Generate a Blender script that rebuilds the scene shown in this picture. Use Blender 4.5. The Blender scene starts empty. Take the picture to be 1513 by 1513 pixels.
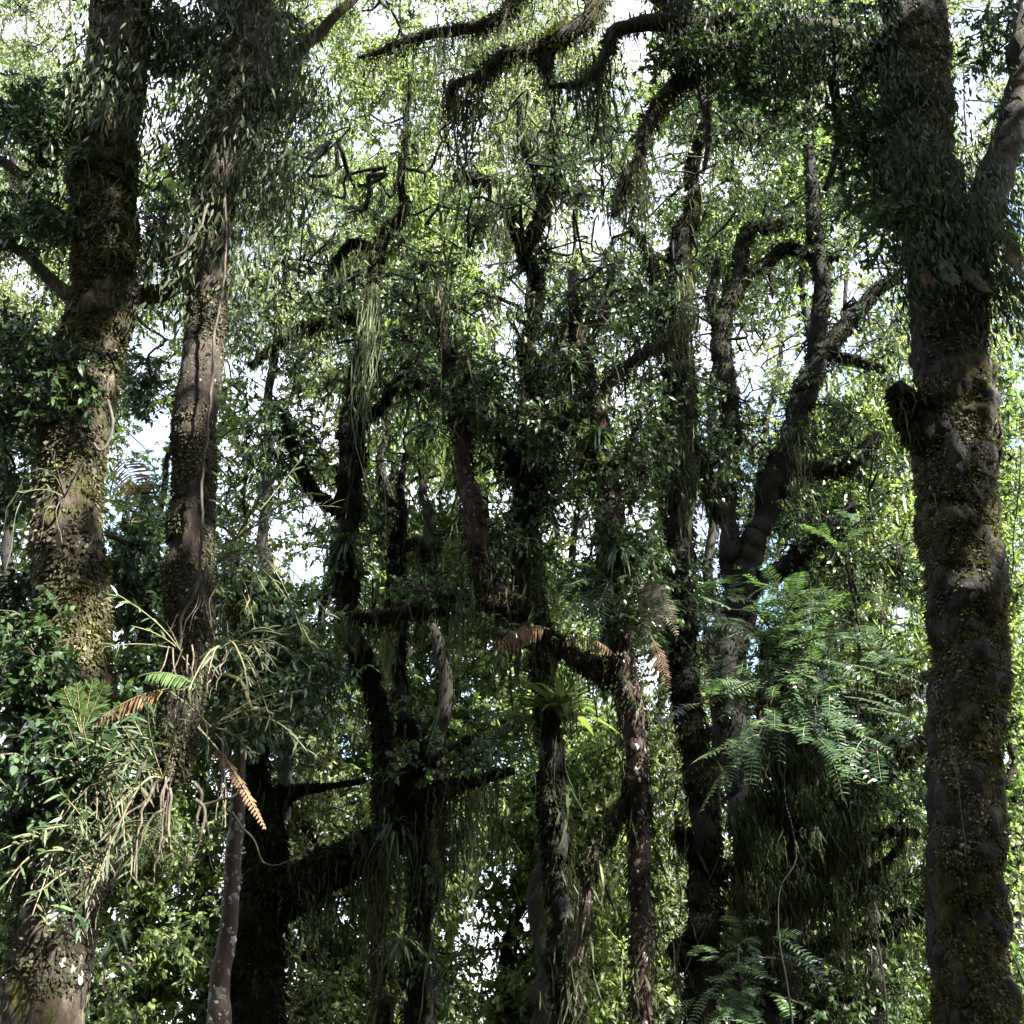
import bpy, math
import numpy as np
from math import radians as R
rng = np.random.default_rng(11)
SC = bpy.context.scene
COL = SC.collection

# ------------------------------------------------------------------ camera
F, CX, CY, PITCH = 1516.0, 756.5, 756.5, R(27)
CAM = np.array([0.0, 0.0, 1.6])
RT = np.array([1.0, 0, 0]); FW = np.array([0, math.cos(PITCH), math.sin(PITCH)]); UP = np.array([0, -math.sin(PITCH), math.cos(PITCH)])
def at(px, py, Y):
    px, py, Y = np.broadcast_arrays(np.asarray(px, float), np.asarray(py, float), np.asarray(Y, float))
    r = ((px - CX) / F)[..., None] * RT + ((CY - py) / F)[..., None] * UP + FW
    return CAM + r * (Y / r[..., 1])[..., None]
def zcam(p): return (np.asarray(p) - CAM) @ FW
def proj(p):
    d = np.asarray(p) - CAM; z = d @ FW
    return CX + F * (d @ RT) / z, CY - F * (d @ UP) / z
def unit(v): return v / np.maximum(np.linalg.norm(v, axis=-1, keepdims=True), 1e-9)
def rnd(*s): return rng.random(s)
def uni(a, b, *s): return rng.uniform(a, b, s if s else None)
def nrm(*s): return rng.normal(size=s)

# smooth 3D value noise
_L = rng.random((32, 32, 32))
def noise3(p):
    p = np.asarray(p, float); i = np.floor(p).astype(int); f = p - i; f = f * f * (3 - 2 * f)
    o = 0
    for dx in (0, 1):
        wx = f[..., 0] if dx else 1 - f[..., 0]
        for dy in (0, 1):
            wy = f[..., 1] if dy else 1 - f[..., 1]
            for dz in (0, 1):
                wz = f[..., 2] if dz else 1 - f[..., 2]
                o = o + wx * wy * wz * _L[(i[..., 0] + dx) % 32, (i[..., 1] + dy) % 32, (i[..., 2] + dz) % 32]
    return o
def fbm(p, n=4):
    s, a, t = 0, 1.0, 0
    p = np.asarray(p, float)
    for k in range(n):
        s = s + a * noise3(p * 2 ** k + 7.3 * k); t += a; a *= .5
    return s / t

# ------------------------------------------------------------------ mesh store (quads only)
class Geo:
    def __init__(g): g.V = []; g.F = []; g.T = []; g.n = 0
    def add(g, V, Fq, T=None):
        V = np.asarray(V, float).reshape(-1, 3); Fq = np.asarray(Fq, int).reshape(-1, 4)
        g.V.append(V); g.F.append(Fq + g.n); g.n += len(V)
        g.T.append(np.broadcast_to(np.asarray(0.5 if T is None else T, float), (len(V),)))
    def build(g, name, mat, parent=None, base=None, smooth=True):
        if not g.n: return None
        V = np.concatenate(g.V); Fq = np.concatenate(g.F); T = np.concatenate(g.T)
        if parent is not None: base = np.array(parent['_b'])
        elif base is None: base = V[np.argmin(V[:, 2])].copy()
        me = bpy.data.meshes.new(name)
        me.vertices.add(len(V)); me.vertices.foreach_set('co', (V - base).astype(np.float32).ravel())
        me.loops.add(4 * len(Fq)); me.loops.foreach_set('vertex_index', Fq.astype(np.int32).ravel())
        me.polygons.add(len(Fq)); me.polygons.foreach_set('loop_start', np.arange(0, 4 * len(Fq), 4, dtype=np.int32))
        me.polygons.foreach_set('use_smooth', np.full(len(Fq), smooth))
        a = me.attributes.new('tint', 'FLOAT', 'POINT'); a.data.foreach_set('value', T.astype(np.float32))
        me.update(calc_edges=True)
        me.materials.append(mat)
        o = bpy.data.objects.new(name, me); COL.objects.link(o)
        if parent is not None: o.parent = parent
        else: o.location = base
        return o
def thing(name, label, cat, base, group=None):
    o = bpy.data.objects.new(name, None); COL.objects.link(o)
    o.location = base; o.empty_display_size = .2
    o['label'] = label; o['category'] = cat; o['_b'] = [float(v) for v in base]
    if group: o['group'] = group
    return o
def tag(o, label, cat, group=None, kind=None):
    if label: o['label'] = label
    if cat: o['category'] = cat
    if group: o['group'] = group
    if kind: o['kind'] = kind
    return o

# ------------------------------------------------------------------ shapes
def spline(P, n_per):
    """Catmull-Rom through rows of P (any columns)."""
    P = np.asarray(P, float)
    if len(P) < 3: 
        t = np.linspace(0, 1, n_per + 1)[:, None]; return P[0] * (1 - t) + P[-1] * t
    Q = np.vstack([2 * P[0] - P[1], P, 2 * P[-1] - P[-2]]); out = []
    t = np.linspace(0, 1, n_per, endpoint=False)[:, None]
    for i in range(1, len(Q) - 2):
        a, b, c, d = Q[i - 1:i + 3]
        out.append(.5 * (2 * b + (c - a) * t + (2 * a - 5 * b + 4 * c - d) * t * t + (3 * b - a - 3 * c + d) * t ** 3))
    out.append(P[-1:])
    return np.vstack(out)
def frames(P):
    T = unit(np.gradient(P, axis=0)); N = np.zeros_like(P)
    a = np.array([0, 0, 1.]) if abs(T[0, 2]) < .8 else np.array([0, 1., 0])
    n = unit(np.cross(T[0], a))
    for i in range(len(P)):
        n = n - T[i] * (n @ T[i]); n = n / max(np.linalg.norm(n), 1e-9); N[i] = n
    return T, N, np.cross(T, N)
def tube(P, r, sides, rough=0., scale=3., lump=0.):
    P = np.asarray(P, float); n = len(P); T, N, B = frames(P)
    a = np.linspace(0, 2 * np.pi, sides, endpoint=False)
    d = np.cos(a)[None, :, None] * N[:, None] + np.sin(a)[None, :, None] * B[:, None]
    rr = np.broadcast_to(np.asarray(r, float)[:, None], (n, sides)).copy()
    if rough or lump:
        S = P[:, None] + d * rr[..., None]
        rr *= 1 + rough * 2 * (fbm(S * np.array([scale, scale, scale * .6]) * 4, 4) - .5) + lump * 2 * (noise3(S * scale * .8) - .5)
    V = P[:, None] + d * rr[..., None]
    i = np.arange(n - 1)[:, None] * sides; j = np.arange(sides)[None]; k = (j + 1) % sides
    Fq = np.stack([i + j, i + k, i + sides + k, i + sides + j], -1)
    return V.reshape(-1, 3), Fq.reshape(-1, 4), d.reshape(-1, 3)
def tubes(P, r, sides=3):
    """batch of tubes, P (T,k,3), r (T,k)"""
    Tn, k, _ = P.shape
    t = unit(P[:, -1] - P[:, 0]); a = np.where(np.abs(t[:, 2:3]) < .8, [[0, 0, 1.]], [[0, 1., 0]])
    n = unit(np.cross(t, a)); b = np.cross(t, n)
    an = np.arange(sides) * 2 * np.pi / sides
    d = np.cos(an)[None, :, None] * n[:, None] + np.sin(an)[None, :, None] * b[:, None]
    V = P[:, :, None] + d[:, None] * r[:, :, None, None]
    i = np.arange(k - 1)[:, None] * sides; j = np.arange(sides)[None]; q = (j + 1) % sides
    f = np.stack([i + j, i + q, i + sides + q, i + sides + j], -1).reshape(-1, 4)
    Fq = (np.arange(Tn) * k * sides)[:, None, None] + f[None]
    return V.reshape(-1, 3), Fq.reshape(-1, 4)
OVAL = (.14, .95, .72, .06); LANCE = (.25, .9, 1., .7, .05); ROUND = (.3, 1., .95, .2); STRAP = (.55, .85, 1., 1., .85, .55, .08); DIAM = (.12, 1., .1)
def blades(B, D, N, L, W, prof=OVAL, bend=0., droop=0., tint=.5, fold=0.):
    """batch of leaves: base B, direction D, normal N (n,3); L, W (n,). bend curls away from N, droop bends to gravity."""
    n = len(B); D = unit(D); S = unit(np.cross(D, N)); N = np.cross(S, D)
    k = len(prof); s = np.linspace(0, 1, k)
    L = np.broadcast_to(np.asarray(L, float), (n,)); W = np.broadcast_to(np.asarray(W, float), (n,))
    bend = np.broadcast_to(np.asarray(bend, float), (n,)); droop = np.broadcast_to(np.asarray(droop, float), (n,))
    C = B[:, None] + D[:, None] * (L[:, None] * s)[..., None] - N[:, None] * (L * bend)[:, None, None] * (s ** 2)[None, :, None]
    C[..., 2] -= (L * droop)[:, None] * (s ** 2)[None]
    w = W[:, None] * .5 * np.asarray(prof)[None]
    V = np.stack([C - S[:, None] * w[..., None], C + S[:, None] * w[..., None]], 2)
    i = np.arange(k - 1) * 2
    f = np.stack([i, i + 1, i + 3, i + 2], -1)
    Fq = (np.arange(n) * 2 * k)[:, None, None] + f[None]
    T = np.repeat(np.broadcast_to(np.asarray(tint, float), (n,)), 2 * k)
    return V.reshape(-1, 3), Fq.reshape(-1, 4), T
def rdir(n, zs=1., zo=0.):
    v = nrm(n, 3); v = unit(v); v[:, 2] = v[:, 2] * zs + zo
    return unit(v)
def sprays(gl, gt, C, size, ntw, nlf, L, W, prof=DIAM, droop=.25, up=.5, flat=.8, tr=.006, tv=.25, lz=-.25, tmean=None):
    """leafy clumps round centres C: ntw twigs each, nlf leaves on each twig"""
    N = len(C)
    if not N: return
    size = np.broadcast_to(np.asarray(size, float), (N,))
    tc = np.clip((rng.normal(.5, tv * .6, N) if tmean is None else tmean + rng.normal(0, tv * .5, N)), 0, 1)
    idx = np.repeat(np.arange(N), ntw); T = len(idx)
    d = rdir(T, flat, .1); ln = size[idx] * uni(.5, 1.05, T)
    s0 = C[idx] + nrm(T, 3) * size[idx][:, None] * .12
    sd = rdir(T) * ln[:, None] * .12
    t = np.array([0, .34, .67, 1.])
    P = s0[:, None] + d[:, None] * (ln[:, None] * t)[..., None] + sd[:, None] * np.sin(t * 6)[None, :, None]
    P[..., 2] -= (ln * droop)[:, None] * t ** 2
    V, Fq = tubes(P, np.broadcast_to(tr * np.array([1, .8, .6, .35]), (T, 4))); gt.add(V, Fq, .4)
    li = np.repeat(np.arange(T), nlf); M = len(li)
    u = uni(.12, 1.03, M)
    tan = unit(d[li] + np.array([0, 0, -1]) * (2 * droop * u)[:, None])
    b = s0[li] + d[li] * (ln[li] * u)[:, None] + sd[li] * np.sin(u * 6)[:, None]
    b[:, 2] -= ln[li] * droop * u ** 2
    dd = unit(tan * .55 + rdir(M) * .85 + np.array([0, 0, lz]))
    nn = unit(nrm(M, 3) * .8 + np.array([0, 0, up * 1.6]))
    sc = uni(.6, 1.25, M)
    V, Fq, Tt = blades(b, dd, nn, L * sc, W * sc, prof, bend=uni(0, .3, M), tint=np.clip(tc[idx][li] + rng.normal(0, tv * .55, M), 0, 1))
    gl.add(V, Fq, Tt)
def strands(g, P, n, L, w=.02, jag=.65, tint=None, sway=.13, spread=.03, k=9):
    """moss strands hanging from points P (m,3): n in all"""
    i = rng.integers(0, len(P), n); B = P[i] + nrm(n, 3) * spread
    ln = L * np.exp(rng.normal(-.45, .6, n)); s = np.linspace(0, 1, k)
    sw = rdir(n, .2) * (ln * sway)[:, None]
    ph = uni(0, 6, n)
    C = B[:, None] + sw[:, None] * ((np.sin(ph[:, None] + 4 * s) * s ** .5)[..., None]) + nrm(n, k, 3) * (w * .35)
    C[..., 2] -= ln[:, None] * s
    S = unit(rdir(n, 0.05))
    pw = (1 - s) ** .6 * np.where(np.arange(k) % 2, 1, 1 - jag) + .08
    wd = w * uni(.5, 1.5, n)[:, None] * pw * .5 * uni(.6, 1.4, n, k)
    V = np.stack([C - S[:, None] * wd[..., None], C + S[:, None] * wd[..., None]], 2)
    j = np.arange(k - 1) * 2; f = np.stack([j, j + 1, j + 3, j + 2], -1)
    Fq = (np.arange(n) * 2 * k)[:, None, None] + f[None]
    tt = np.repeat(np.clip(rng.normal(.5 if tint is None else tint, .2, n), 0, 1), 2 * k)
    g.add(V.reshape(-1, 3), Fq.reshape(-1, 4), tt)
def pendants(g, P, n, L, W, tint=.5, tv=.2, spread=.05, prof=LANCE, out=.45, top=-1.):
    """narrow leaves hanging down from points P"""
    i = rng.integers(0, len(P), n); B = P[i] + nrm(n, 3) * spread
    d = rdir(n) * out + np.array([0, 0, top]); sc = uni(.5, 1.3, n)
    V, Fq, T = blades(B, d, rdir(n, .4), L * sc, W * sc, prof, bend=uni(-.15, .3, n), droop=.1, tint=np.clip(rng.normal(tint, tv, n), 0, 1))
    g.add(V, Fq, T)
def frond(gr, gl, base, d, nn, L, npair, wl, ww, droop=.3, tint=.5, ang=1.1, profl=LANCE, pw=None, start=.15, hang=0.):
    """pinnate frond: rachis + opposite leaflets"""
    d = unit(np.asarray(d, float)); nn = np.asarray(nn, float)
    s = np.linspace(0, 1, 9); C = base + d * (L * s)[:, None]; C[:, 2] -= L * droop * s ** 2
    V, Fq, _ = tube(C, L * .011 * (1 - .75 * s), 4); gr.add(V, Fq, tint)
    u = np.linspace(start, .98, npair); p = np.stack([np.interp(u, s, C[:, i]) for i in range(3)], -1)
    tan = unit(np.stack([np.interp(u, s, np.gradient(C[:, i])) for i in range(3)], -1))
    side = unit(np.cross(tan, nn)); up = np.cross(side, tan)
    w = (np.sin(np.pi * np.clip(u * .93 + .04, 0, 1)) ** .6 if pw is None else pw(u))
    for sg in (-1, 1):
        dd = tan * math.cos(ang) + side * sg * math.sin(ang) + up * uni(-.15, .2, npair)[:, None] + np.array([0, 0, -hang])
        V, Fq, T = blades(p, dd, up + nrm(npair, 3) * .25, wl * w * uni(.75, 1.12, npair), min(ww, .62 * L / npair) * (.5 + .5 * w), profl, bend=.12, tint=np.clip(tint + rng.normal(0, .1, npair), 0, 1))
        gl.add(V, Fq, T)

# ------------------------------------------------------------------ materials
def mat(name):
    m = bpy.data.materials.new(name); m.use_nodes = True; nt = m.node_tree; nt.nodes.clear()
    return m, nt, nt.nodes.new('ShaderNodeOutputMaterial')
def ramp(nt, fac, stops):
    r = nt.nodes.new('ShaderNodeValToRGB'); e = r.color_ramp.elements
    while len(e) < len(stops): e.new(.5)
    for k, (p, c) in enumerate(stops): e[k].position = p; e[k].color = (*c, 1)
    nt.links.new(fac, r.inputs[0]); return r.outputs[0]
def noise(nt, scale, detail=6, stretch=None, rough=.6, off=0):
    tc = nt.nodes.new('ShaderNodeNewGeometry'); n = nt.nodes.new('ShaderNodeTexNoise')
    n.inputs['Scale'].default_value = scale; n.inputs['Detail'].default_value = detail; n.inputs['Roughness'].default_value = rough
    mp = nt.nodes.new('ShaderNodeMapping'); mp.inputs['Scale'].default_value = stretch or (1, 1, 1); mp.inputs['Location'].default_value = (off, off * 1.7, off * .6)
    nt.links.new(tc.outputs['Position'], mp.inputs[0]); nt.links.new(mp.outputs[0], n.inputs['Vector']); return n.outputs['Fac']
def leafmat(name, stops, rough=.42, spec=.5, trans=.35, tcol=(1.1, 1.15, .62)):
    m, nt, out = mat(name)
    a = nt.nodes.new('ShaderNodeAttribute'); a.attribute_name = 'tint'
    c = ramp(nt, a.outputs['Fac'], stops)
    p = nt.nodes.new('ShaderNodeBsdfPrincipled'); nt.links.new(c, p.inputs['Base Color'])
    p.inputs['Roughness'].default_value = rough; p.inputs['Specular IOR Level'].default_value = spec
    if trans:
        mul = nt.nodes.new('ShaderNodeMix'); mul.data_type = 'RGBA'; mul.blend_type = 'MULTIPLY'; mul.inputs[0].default_value = 1
        nt.links.new(c, mul.inputs[6]); mul.inputs[7].default_value = (*[v * 1.6 for v in tcol], 1)
        t = nt.nodes.new('ShaderNodeBsdfTranslucent'); nt.links.new(mul.outputs[2], t.inputs[0])
        mx = nt.nodes.new('ShaderNodeMixShader'); mx.inputs[0].default_value = trans
        nt.links.new(p.outputs[0], mx.inputs[1]); nt.links.new(t.outputs[0], mx.inputs[2]); nt.links.new(mx.outputs[0], out.inputs[0])
    else: nt.links.new(p.outputs[0], out.inputs[0])
    return m
def barkmat(name, stops, moss=None, mossamt=.5, scale=9., bump=.6, lichen=None, lth=.64, stretch=(1, 1, .45)):
    m, nt, out = mat(name); L = nt.links.new
    f = noise(nt, scale, 8, stretch, .68); c = ramp(nt, f, stops)
    if lichen:
        g = noise(nt, 14, 3, None, .55, 3.1)
        gr = ramp(nt, g, [(lth, (0, 0, 0)), (lth + .025, (1, 1, 1))])
        mx = nt.nodes.new('ShaderNodeMix'); mx.data_type = 'RGBA'; L(gr, mx.inputs[0]); L(c, mx.inputs[6]); mx.inputs[7].default_value = (*lichen, 1); c = mx.outputs[2]
    if moss:
        g = noise(nt, 2.6, 7, None, .7, 8.7)
        gr = ramp(nt, g, [(.62 - mossamt * .4, (0, 0, 0)), (.72 - mossamt * .4, (1, 1, 1))])
        h = ramp(nt, noise(nt, 30, 4, None, .6, 1.), [(.3, tuple(v * .45 for v in moss)), (.7, moss)])
        mx = nt.nodes.new('ShaderNodeMix'); mx.data_type = 'RGBA'; L(gr, mx.inputs[0]); L(c, mx.inputs[6]); L(h, mx.inputs[7]); c = mx.outputs[2]
    p = nt.nodes.new('ShaderNodeBsdfPrincipled'); L(c, p.inputs['Base Color']); p.inputs['Roughness'].default_value = .85; p.inputs['Specular IOR Level'].default_value = .25
    b = nt.nodes.new('ShaderNodeBump'); b.inputs['Strength'].default_value = bump; b.inputs['Distance'].default_value = .05
    L(noise(nt, scale * 2.6, 8, stretch, .7, 2.), b.inputs['Height']); L(b.outputs[0], p.inputs['Normal']); L(p.outputs[0], out.inputs[0])
    return m
SUNDIR = (.60, -.46, .65); SUNE = 5.; SKY = .1; CLOUD = 3.1; EXPO = 3.0
# ------------------------------------------------------------------ materials used
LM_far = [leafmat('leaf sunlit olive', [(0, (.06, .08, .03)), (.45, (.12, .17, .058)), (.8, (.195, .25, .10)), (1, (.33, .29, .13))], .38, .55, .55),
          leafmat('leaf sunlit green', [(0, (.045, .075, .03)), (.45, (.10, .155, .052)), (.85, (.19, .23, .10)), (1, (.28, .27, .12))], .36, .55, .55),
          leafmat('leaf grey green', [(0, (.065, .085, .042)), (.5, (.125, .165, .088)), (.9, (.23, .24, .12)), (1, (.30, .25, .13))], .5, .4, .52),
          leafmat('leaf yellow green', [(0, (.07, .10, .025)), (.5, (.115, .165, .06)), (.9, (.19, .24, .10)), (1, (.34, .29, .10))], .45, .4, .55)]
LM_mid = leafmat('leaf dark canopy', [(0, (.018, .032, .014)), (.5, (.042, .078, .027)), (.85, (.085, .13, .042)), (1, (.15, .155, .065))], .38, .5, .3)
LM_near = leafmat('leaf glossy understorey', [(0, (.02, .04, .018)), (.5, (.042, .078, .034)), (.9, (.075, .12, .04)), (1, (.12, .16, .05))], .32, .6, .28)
LM_pend = leafmat('leaf pendant grey', [(0, (.03, .045, .02)), (.5, (.06, .082, .036)), (.85, (.10, .12, .055)), (1, (.17, .15, .075))], .55, .35, .32)
LM_dpend = leafmat('leaf pendant dark', [(0, (.016, .026, .013)), (.5, (.036, .052, .024)), (.85, (.07, .085, .04)), (1, (.13, .12, .06))], .6, .25, .3)
LM_fern = leafmat('fern green', [(0, (.025, .05, .02)), (.5, (.05, .09, .032)), (1, (.10, .16, .045))], .4, .5, .35)
LM_comp = leafmat('feathery leaflet', [(0, (.022, .05, .022)), (.5, (.045, .09, .036)), (1, (.09, .16, .045))], .3, .6, .32)
LM_nest = leafmat('nest fern strap', [(0, (.03, .055, .02)), (.5, (.065, .105, .03)), (1, (.14, .18, .06))], .35, .5, .35)
LM_young = leafmat('young bright leaf', [(0, (.15, .27, .03)), (1, (.27, .40, .05))], .35, .5, .5)
LM_dead = leafmat('dead frond', [(0, (.07, .04, .026)), (.5, (.15, .085, .05)), (1, (.30, .17, .075))], .7, .2, .3, (1.1, .85, .5))
LM_grey = leafmat('withered frond', [(0, (.035, .036, .026)), (.5, (.08, .078, .055)), (1, (.2, .165, .105))], .7, .2, .3, (1.1, 1., .7))
M_moss = leafmat('hanging moss', [(0, (.012, .015, .008)), (.5, (.038, .046, .023)), (.85, (.085, .095, .048)), (1, (.14, .148, .08))], .9, .1, .22, (1.1, 1.1, .6))
M_beard = leafmat('pale beard moss', [(0, (.09, .11, .06)), (.5, (.17, .19, .11)), (1, (.26, .27, .17))], .9, .1, .35, (1.1, 1.1, .7))
M_tuft = leafmat('bark moss', [(0, (.02, .024, .008)), (.45, (.05, .055, .014)), (.8, (.085, .088, .02)), (1, (.13, .12, .03))], .95, .08, .25, (1.1, 1.05, .5))
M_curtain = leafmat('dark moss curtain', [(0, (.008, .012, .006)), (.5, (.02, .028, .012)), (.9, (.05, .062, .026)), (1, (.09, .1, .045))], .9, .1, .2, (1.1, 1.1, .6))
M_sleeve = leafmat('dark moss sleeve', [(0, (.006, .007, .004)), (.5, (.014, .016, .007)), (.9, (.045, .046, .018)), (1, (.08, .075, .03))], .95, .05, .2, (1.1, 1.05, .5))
M_flake = leafmat('bark fern scurf', [(0, (.035, .035, .02)), (.5, (.09, .085, .05)), (.85, (.19, .165, .10)), (1, (.3, .26, .17))], .8, .2, .25, (1., 1., .7))
M_root = barkmat('aerial root', [(.3, (.05, .04, .028)), (.5, (.13, .105, .08)), (.72, (.27, .225, .17))], (.05, .055, .02), .3, scale=26, bump=.5)
M_sapl = barkmat('sapling stem', [(.3, (.004, .004, .003)), (.8, (.014, .013, .009))], scale=15, bump=.3)
M_twig2 = barkmat('liana bark', [(.3, (.03, .025, .02)), (.7, (.11, .09, .07))], scale=20, bump=.3)
M_twig = barkmat('twig bark', [(.3, (.03, .025, .018)), (.7, (.08, .065, .048))], scale=15, bump=.3)
M_stem = barkmat('orchid cane', [(.3, (.09, .085, .04)), (.7, (.20, .18, .10))], scale=25, bump=.2)
B_left = barkmat('mossy pale bark', [(.25, (.015, .011, .008)), (.5, (.055, .042, .031)), (.75, (.21, .165, .12))], (.075, .07, .014), .34, 8, .9)
B_second = barkmat('brown lichen bark', [(.25, (.014, .010, .008)), (.5, (.05, .037, .028)), (.8, (.15, .115, .088))], (.05, .05, .016), .24, 13, 1., (.24, .25, .21), .64)
B_right = barkmat('dark flaky bark', [(.25, (.009, .008, .007)), (.5, (.027, .023, .02)), (.72, (.09, .08, .07)), (.85, (.2, .18, .155))], (.085, .07, .014), .26, 15, 1.)
B_red = barkmat('reddish lichen bark', [(.25, (.02, .011, .009)), (.55, (.065, .038, .032)), (.8, (.13, .09, .075))], None, 0, 15, .9, (.24, .24, .2), .64)
B_dark = barkmat('dark mossy bark', [(.25, (.005, .0045, .004)), (.55, (.013, .011, .009)), (.8, (.042, .036, .028))], (.015, .016, .006), .34, 11, 1.)
B_far = barkmat('far bark', [(.25, (.006, .005, .0045)), (.55, (.014, .012, .010)), (.8, (.034, .029, .023))], (.022, .023, .009), .3, 6, .5)
B_smooth = barkmat('smooth young bark', [(.25, (.035, .025, .019)), (.6, (.085, .062, .046)), (.8, (.14, .11, .085))], None, 0, 11, .5, (.22, .22, .18), .6)
M_lich = leafmat('white lichen', [(0, (.16, .165, .14)), (.5, (.30, .31, .27)), (1, (.55, .56, .52))], .9, .1, 0)

# ------------------------------------------------------------------ sky gaps between the far crowns: no tree grows a clump there
GAPS = [(45,25,55,40),(115,62,35,55),(15,225,25,45),(75,255,25,22),(28,395,55,55),(228,190,25,30),(75,440,40,25),(540,205,55,26),(622,30,38,34),(590,170,30,28),(692,190,18,30),
 (655,250,22,26),(560,30,30,20),(430,200,30,20),(840,338,42,28),(745,400,32,28),(770,432,28,30),(760,492,22,16),(992,262,36,44),(1095,247,42,24),(1222,140,42,28),(1280,395,48,48),(1320,420,24,40),
 (1048,482,30,48),(1150,505,65,42),(1165,440,75,40),(1252,545,32,44),(1110,560,20,30),(1200,590,20,20),(1420,150,40,40),(1432,290,22,18),(1468,500,18,42),(1345,300,14,20),(600,712,34,24),(642,725,44,28),(732,732,22,32),
 (846,768,28,22),(842,850,16,26),(1060,822,28,56),(1130,862,24,32),(1310,912,34,34),(1020,720,20,40),(420,765,44,26),(432,832,32,22),(15,845,26,32),(640,995,26,22),(970,1045,42,34),(872,1042,18,18),
 (725,1405,48,46),(788,1332,24,28),(650,1372,30,28),(692,1365,36,22),(745,1290,24,28),(537,1412,18,28),(30,1132,12,14),(1365,1010,10,20),(420,1450,26,20),(1500,1370,16,22),(600,640,26,26),(380,590,14,26),(905,330,22,30),(240,700,10,10),(1330,355,26,30),(960,1000,20,20),
 (1400,180,20,30),(1240,330,16,16),(1140,600,18,16),(930,60,34,24),(500,140,26,20),(680,640,16,20)]
GA = np.array(GAPS, float); GA[:7, 2:] *= .6; BIG = (GA[:, 0] > 800) & (GA[:, 0] < 1345) & (GA[:, 1] < 600) & (GA[:, 1] > 200); GA[BIG, 2:] *= 1.4
def ingap(p, grow=0., pad=1.):
    x, y = proj(p)
    q = ((x[:, None] - GA[:, 0]) / (GA[:, 2] * pad * .85 + grow)) ** 2 + ((y[:, None] - GA[:, 1]) / (GA[:, 3] * pad * .85 + grow)) ** 2
    return (q < 1).any(1) & (rng.random(len(p)) > .2)

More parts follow.
